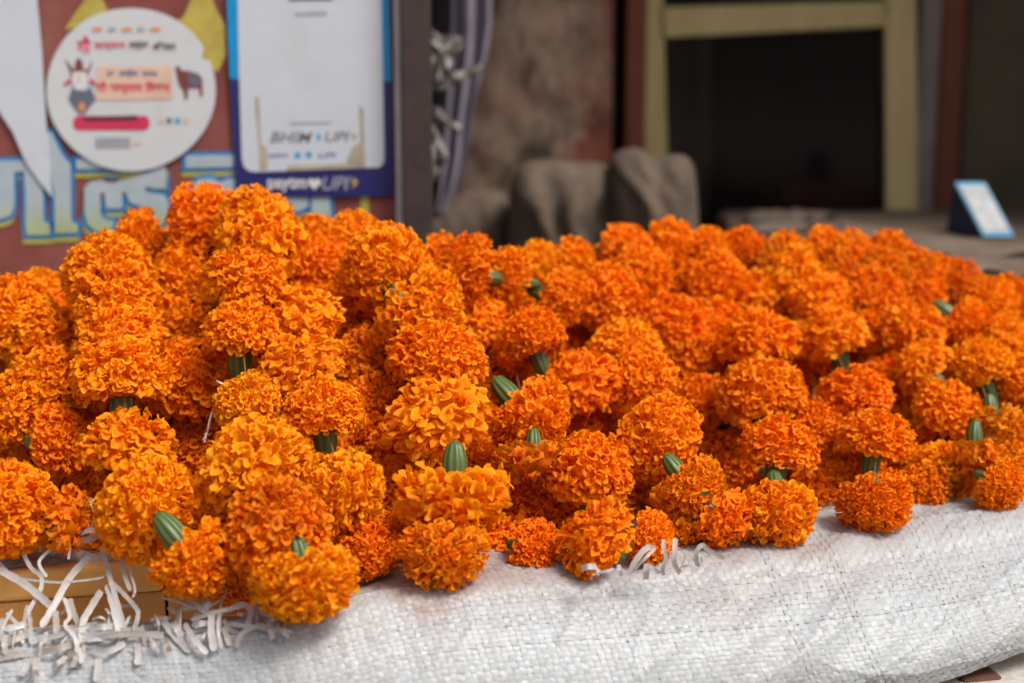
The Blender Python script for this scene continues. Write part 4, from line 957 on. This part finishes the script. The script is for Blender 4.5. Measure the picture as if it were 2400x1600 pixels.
garland('small dark marigold garland end touching the standing white tapes', 0.26, [
    (1517, 1260, 140, 170, 25, 0, 'm'), (1592, 1246, 125, 80, 14, .008, 'l'), (1550, 1188, 145, -90, 20, .04, 'm')])
garland('marigold garland of big heads split by green calyxes, fourth from the right edge', 0.44, [
    (1778, 700, 155, -90, 25, .005, 'l'), (1778, 806, 198, -95, -2, -.005, 'l'), (1783, 930, 192, -78, -2, -.01, 'm'), (1828, 1056, 184, -95, -2, -.01, 'm'), (1822, 1196, 172, 98, 36, -.01, 'm')])
garland('shaded marigold garland behind with a slanting dark calyx', 0.26, [
    (1664, 853, 145, -90, 30, .012, 'm'), (1650, 955, 150, -38, 12, .005, 'm'), (1650, 1055, 150, -90, 30, .04, 'm'), (1714, 1088, 155, -90, 30, .025, 't'), (1710, 890, 130, -90, 30, .04, 'm')])
garland('marigold garland third from the right edge, ending in a low head on the sack', 0.38, [
    (1927, 712, 162, -90, 30, 0, 'm'), (1946, 792, 170, -68, -2, -.005, 'l'), (2004, 928, 162, -82, -2, -.005, 'm'), (2051, 1033, 172, -92, -2, -.01, 'm'), (2050, 1172, 172, 92, 36, -.01, 't'), (1990, 1130, 140, -90, 25, .022, 'm')])
garland('narrow marigold garland tucked between the third and fourth strands from the right', 0.32, [
    (1910, 845, 150, -90, 30, .015, 'm'), (1906, 1005, 138, -90, 35, 0, 'm'), (1919, 1128, 135, 70, 36, .025, 'w'), (1925, 1195, 125, -90, 15, .02, 'm'), (2078, 908, 142, -100, 30, .01, 't')])
garland('marigold garland second from the right edge with yellower upper heads', 0.50, [
    (2131, 770, 152, -90, 30, 0, 'l'), (2165, 860, 132, -55, -2, 0, 'l'), (2220, 965, 152, -110, 30, 0, 'm'), (2201, 1085, 122, -90, 25, .005, 'l'), (2163, 1145, 115, -90, 20, .01, 't'), (2238, 1132, 115, -90, 20, .015, 'm')])
garland('wilted ragged marigold garland at the right edge ending in a small round head', 0.48, [
    (2293, 868, 146, -75, -2, -.005, 't'), (2327, 992, 145, 100, 14, 0, 'w'), (2285, 1070, 150, 80, 14, 0, 'w'), (2337, 1135, 118, 150, 30, 0, 't'), (2398, 1100, 125, -90, 25, .015, 'm')])
garland('marigold garland trailing down the far right shoulder of the heap', 0.34, [
    (2165, 655, 125, -90, 25, .01, 't'), (2235, 668, 125, -90, 25, .01, 'm'), (2252, 757, 135, 145, 14, 0, 'm'), (2316, 714, 132, -90, 30, 0, 'm'), (2374, 716, 132, -90, 30, .02, 't'), (2362, 802, 142, -90, 30, 0, 'm'), (2392, 890, 132, -90, 30, 0, 'm'), (2378, 965, 132, -90, 30, .015, 'm')])
garland('rearmost marigold garland along the crest in front of the dark window', 0.36, [
    (1455, 592, 132, 180, 25, 0, 'm'), (1570, 582, 135, 180, 25, 0, 'm'), (1655, 592, 128, 180, 25, 0, 't'), (1740, 594, 125, 180, 25, 0, 'm'), (1834, 620, 150, 180, 30, 0, 'm'), (1931, 586, 122, 180, 25, 0, 'l'), (1995, 604, 122, 180, 25, 0, 'm'), (2080, 616, 142, 180, 30, 0, 'm'), (2130, 642, 122, 180, 25, 0, 't')])
garland('marigold garland just below the crest row on the right half', 0.34, [
    (1498, 645, 145, 180, 30, 0, 'm'), (1560, 650, 142, 180, 30, .01, 'm'), (1613, 690, 145, 180, 30, .01, 't'), (1680, 668, 152, 180, 35, 0, 'm'), (1770, 638, 142, 180, 30, .01, 'm'), (1863, 655, 162, 180, 40, -.005, 'l'), (1987, 642, 142, 180, 30, 0, 'm'), (2063, 658, 142, 180, 30, 0, 't'), (2148, 692, 132, 180, 30, .005, 'm')])
garland('marigold garland in the middle of the right slope, left of the tall loose heads', 0.30, [
    (1430, 760, 155, -90, 30, .01, 'm'), (1510, 740, 140, -90, 30, .015, 't'), (1570, 768, 162, -90, 35, 0, 'm'), (1604, 822, 152, -90, 35, .005, 'm'), (1660, 772, 152, -90, 35, .005, 't'), (1600, 895, 135, -90, 30, .02, 'm')])
garland('marigold garland high on the right slope above the yellower heads', 0.36, [
    (1860, 725, 150, -90, 35, .01, 'm'), (2038, 708, 156, -90, 35, 0, 't'), (2025, 760, 145, -90, 35, .005, 'm'), (2100, 715, 135, -90, 30, .01, 'm'), (2070, 825, 145, -90, 30, .02, 'm')])
garland('marigold garland low behind the dip, in front of the jute sacks', 0.42, [
    (1030, 619, 132, 180, 25, .02, 'm'), (1261, 629, 125, 180, 25, .02, 't'), (1342, 630, 138, 180, 25, .01, 'm'), (1443, 614, 132, 180, 25, .01, 'm'), (1390, 655, 142, 180, 30, .012, 'm')])

ROOTS = []; POS = []
BIG = {(1065, 1152): 0.72, (566, 782): 1.32, (451, 1303): 1.05, (1650, 955): 1.15, (2252, 757): 1.0, (138, 1033): 1.0, (166, 1218): 1.05, (1692, 1215): 1.0, (1236, 975): 1.0, (574, 668): 0.98, (282, 893): 0.98, (304, 1050): 0.98, (757, 972): 0.98, (1026, 853): 0.98, (1247, 802): 0.98, (1783, 930): 0.98, (1828, 1056): 0.98, (1778, 806): 0.98, (1946, 792): 0.98, (2004, 928): 0.98, (2051, 1033): 0.98, (2165, 860): 0.98, (2293, 868): 0.98}
heads_used = {'t': 0, 'm': 0, 'l': 0, 'w': 0}
BACK = (('in the shaded gap', .03), ('second from the left picture edge', .022), ('at the left picture edge, upper', .02), ('shaded marigold garland', .028), ('narrow marigold', .028), ('middle of the right slope', .02), ('tall peak', .01))
def add_flower(root, px, py, w, cal, lean, dd, kind, tone, extra=0.0):
    dd = dd * 1.9 + (0.014 if dd >= 0.01 else 0) if dd > 0 else dd - 0.018
    D = heap_depth(px, py) + dd + extra; R = 0.57 * w * D / FPX; p = at(px, py, D)
    a = math.radians(cal + random.gauss(0, 5)); ln = math.radians(lean + random.gauss(0, 5))
    z = (-(RIGHT * math.cos(a) + UP * math.sin(a)) * math.cos(ln) - FWD * math.sin(ln)).normalized()
    x = z.orthogonal().normalized(); q = Matrix((x, z.cross(x), z)).transposed().to_4x4() @ Matrix.Rotation(random.uniform(0, 6.28), 4, 'Z')
    ls = HEADS[kind]; me = ls[heads_used[kind] % len(ls)]; heads_used[kind] += 1
    o = bpy.data.objects.new('marigold_flower', me); COL.objects.link(o); o.parent = root
    s = Vector((R * random.uniform(0.92, 1.07), R * random.uniform(0.92, 1.07), R * random.uniform(0.84, 1.06)))
    o.matrix_basis = Matrix.Translation(p - root.location) @ q @ Matrix.Diagonal((*s, 1))
    o['tone'] = max(0.02, min(0.98, tone + random.gauss(0, 0.10)))
    o['age'] = 0.35 if kind == 'w' else max(0.0, random.gauss(-0.02, 0.12))
    c = bpy.data.objects.new('calyx', random.choice(CALYX)); COL.objects.link(c); c.parent = o
    k = BIG.get((px, py), random.uniform(0.74, 0.92)); c.matrix_basis = Matrix.Translation((0, 0, -0.12)) @ Matrix.Rotation(random.uniform(0, 6.28), 4, 'Z') @ Matrix.Diagonal((k * random.uniform(0.68, 0.82), k * random.uniform(0.68, 0.82), k, 1))
    return p
for label, tone, fl in GARLANDS:
    low = min(fl, key=lambda f: -f[1]); base = at(low[0], low[1], heap_depth(low[0], low[1])); base.z -= 0.02
    root = empty('marigold_garland', base); tag(root, label, 'garland', 'marigold garlands heaped on the ledge'); ROOTS.append(root)
    ps_ = []
    back = sum(b for k, b in BACK if k in label)
    for f in fl:
        p = add_flower(root, *f[:5], f[5], f[6], tone, extra=back); ps_.append(p); POS.append((p, root, f))
    if len(ps_) > 2:
        tube([p for p in ps_], 0.0005, 5).build('thread', M['thread'], root)
# the far side of each loop: more heads of the same garlands packed behind the face of the heap
occ = [(p, 0.03) for p, _, _ in POS]
for py in range(560, 1400, 88):
    for px in range(-60, 2460, 104):
        x = px + random.uniform(-25, 25); y = py + random.uniform(-20, 20)
        yt = np.interp(x, [-100, 0, 120, 180, 330, 480, 620, 720, 900, 1000, 1080, 1300, 1450, 1800, 2050, 2200, 2300, 2500], [650, 650, 660, 600, 560, 470, 480, 560, 570, 640, 590, 630, 570, 570, 590, 680, 700, 710])
        yb = np.interp(x, KX, K_YB)
        if y < yt + 85 or y > yb - 38: continue
        near = min(POS, key=lambda r: (r[2][0] - x) ** 2 + (r[2][1] - y) ** 2)
        add_flower(near[1], x, y, 175 if x < 1400 else 150, random.choice((-90, 90, 0, 180)), 30, 0.050 if y < yb - 120 else 0.026, random.choice('tmmw'), 0.3)

# ------------------------------------------------------------------ small things
def loose(px, py, D, L, w, ang, name='fallen_petal', label='', z=None):
    p = at(px, py, D); vs = []; n = 9
    for i in range(n):
        u = i / (n - 1) - 0.5
        for k in (-1, 0, 1):
            ww = w * (1 - abs(2 * u) ** 2.5 * 0.8); c = Vector((u * L, k * ww / 2, 0.003 + 0.25 * ww * k * k + 0.002 * math.sin(u * 9)))
            vs.append(p + Matrix.Rotation(ang, 3, 'Z') @ c)
    fs = [(i * 3 + k, i * 3 + k + 1, (i + 1) * 3 + k + 1, (i + 1) * 3 + k) for i in range(n - 1) for k in range(2)]
    o = link_mesh(name, mesh_from(name, vs, fs), M['petal'], None, True); o['tone'] = 0.4; o['age'] = 0.2
    ca = o.data.color_attributes.new('Col', 'FLOAT_COLOR', 'POINT'); ca.data.foreach_set('color', np.tile([0.5, 0.4, 0, 1], (len(vs), 1)).astype(np.float32).ravel())
    tag(o, label, 'petal'); return o
loose(1110, 1336, 0.918, 0.017, 0.006, 0.1, label='single fallen orange petal lying on the sack below the central strand')
def string_end(pts, label):
    mb = tube([at(*p) for p in pts], 0.0009, 6); o = mb.build('string_end', M['string'], None, True)
    for k in range(6):
        a = at(*pts[-1]); dv = (at(*pts[-1]) - at(*pts[-2])).normalized() * 0.004 + Vector((random.gauss(0, .0015), random.gauss(0, .0015), random.gauss(0, .0015)))
        tube([a, a + dv], 0.00022, 4).build('frayed_fibre', M['string'], o)
    tag(o, label, 'string')
string_end([(508, 893, heap_depth(520, 900) - 0.04), (520, 899, heap_depth(520, 900) - 0.045), (532, 903, heap_depth(520, 900) - 0.045)], 'short white string end poking out left of the ribbed calyx strand')
string_end([(500, 958, heap_depth(500, 960) - 0.035), (492, 982, heap_depth(500, 960) - 0.038), (486, 1012, heap_depth(500, 960) - 0.04)], 'frayed white string end hanging in the gap left of the ribbed calyx strand')
tube([at(272, 1130, 0.94), at(240, 1158, 0.935), at(212, 1176, 0.935), at(220, 1200, 0.935), at(216, 1238, 0.94)], 0.0004, 5).build('loose_thread', M['string'])
tag(bpy.data.objects['loose_thread'], 'thin pale loose thread bent above the ledge near the bottom left', 'thread')
# fly on a flower at the dip
fy = empty('fly', at(1222, 604, heap_depth(1222, 620) - 0.004)); tag(fy, 'tiny dark fly sitting on top of a flower in the dip', 'fly')
def ball(c, r, sc, name, mat, parent):
    vs = []; fs = []; nr, nc = 6, 8
    for j in range(nr + 1):
        for i in range(nc):
            t = math.pi * j / nr; a = 2 * math.pi * i / nc; vs.append(Vector((sc[0] * r * math.sin(t) * math.cos(a), sc[1] * r * math.sin(t) * math.sin(a), sc[2] * r * math.cos(t))) + c)
    fs = [(j * nc + i, j * nc + (i + 1) % nc, (j + 1) * nc + (i + 1) % nc, (j + 1) * nc + i) for j in range(nr) for i in range(nc)]
    MB().add(vs, fs).build(name, mat, parent, True)
fp = fy.location
ball(fp + Vector((0, 0, 0.0015)), 0.0016, (1, 1, 1.5), 'body', M['insect'], fy); ball(fp + Vector((0.0003, -0.0003, 0.0044)), 0.0010, (1, 1, 1), 'head', M['insect'], fy)
for s in (-1, 1):
    MB().add([fp + Vector((0, 0.001, 0.003)), fp + Vector((s * 0.002, 0.0014, 0.001)), fp + Vector((s * 0.0015, 0.0016, -0.003)), fp + Vector((0.0002 * s, 0.0014, -0.002))], [(0, 1, 2, 3)]).build('wing', M['grey_print'], fy)
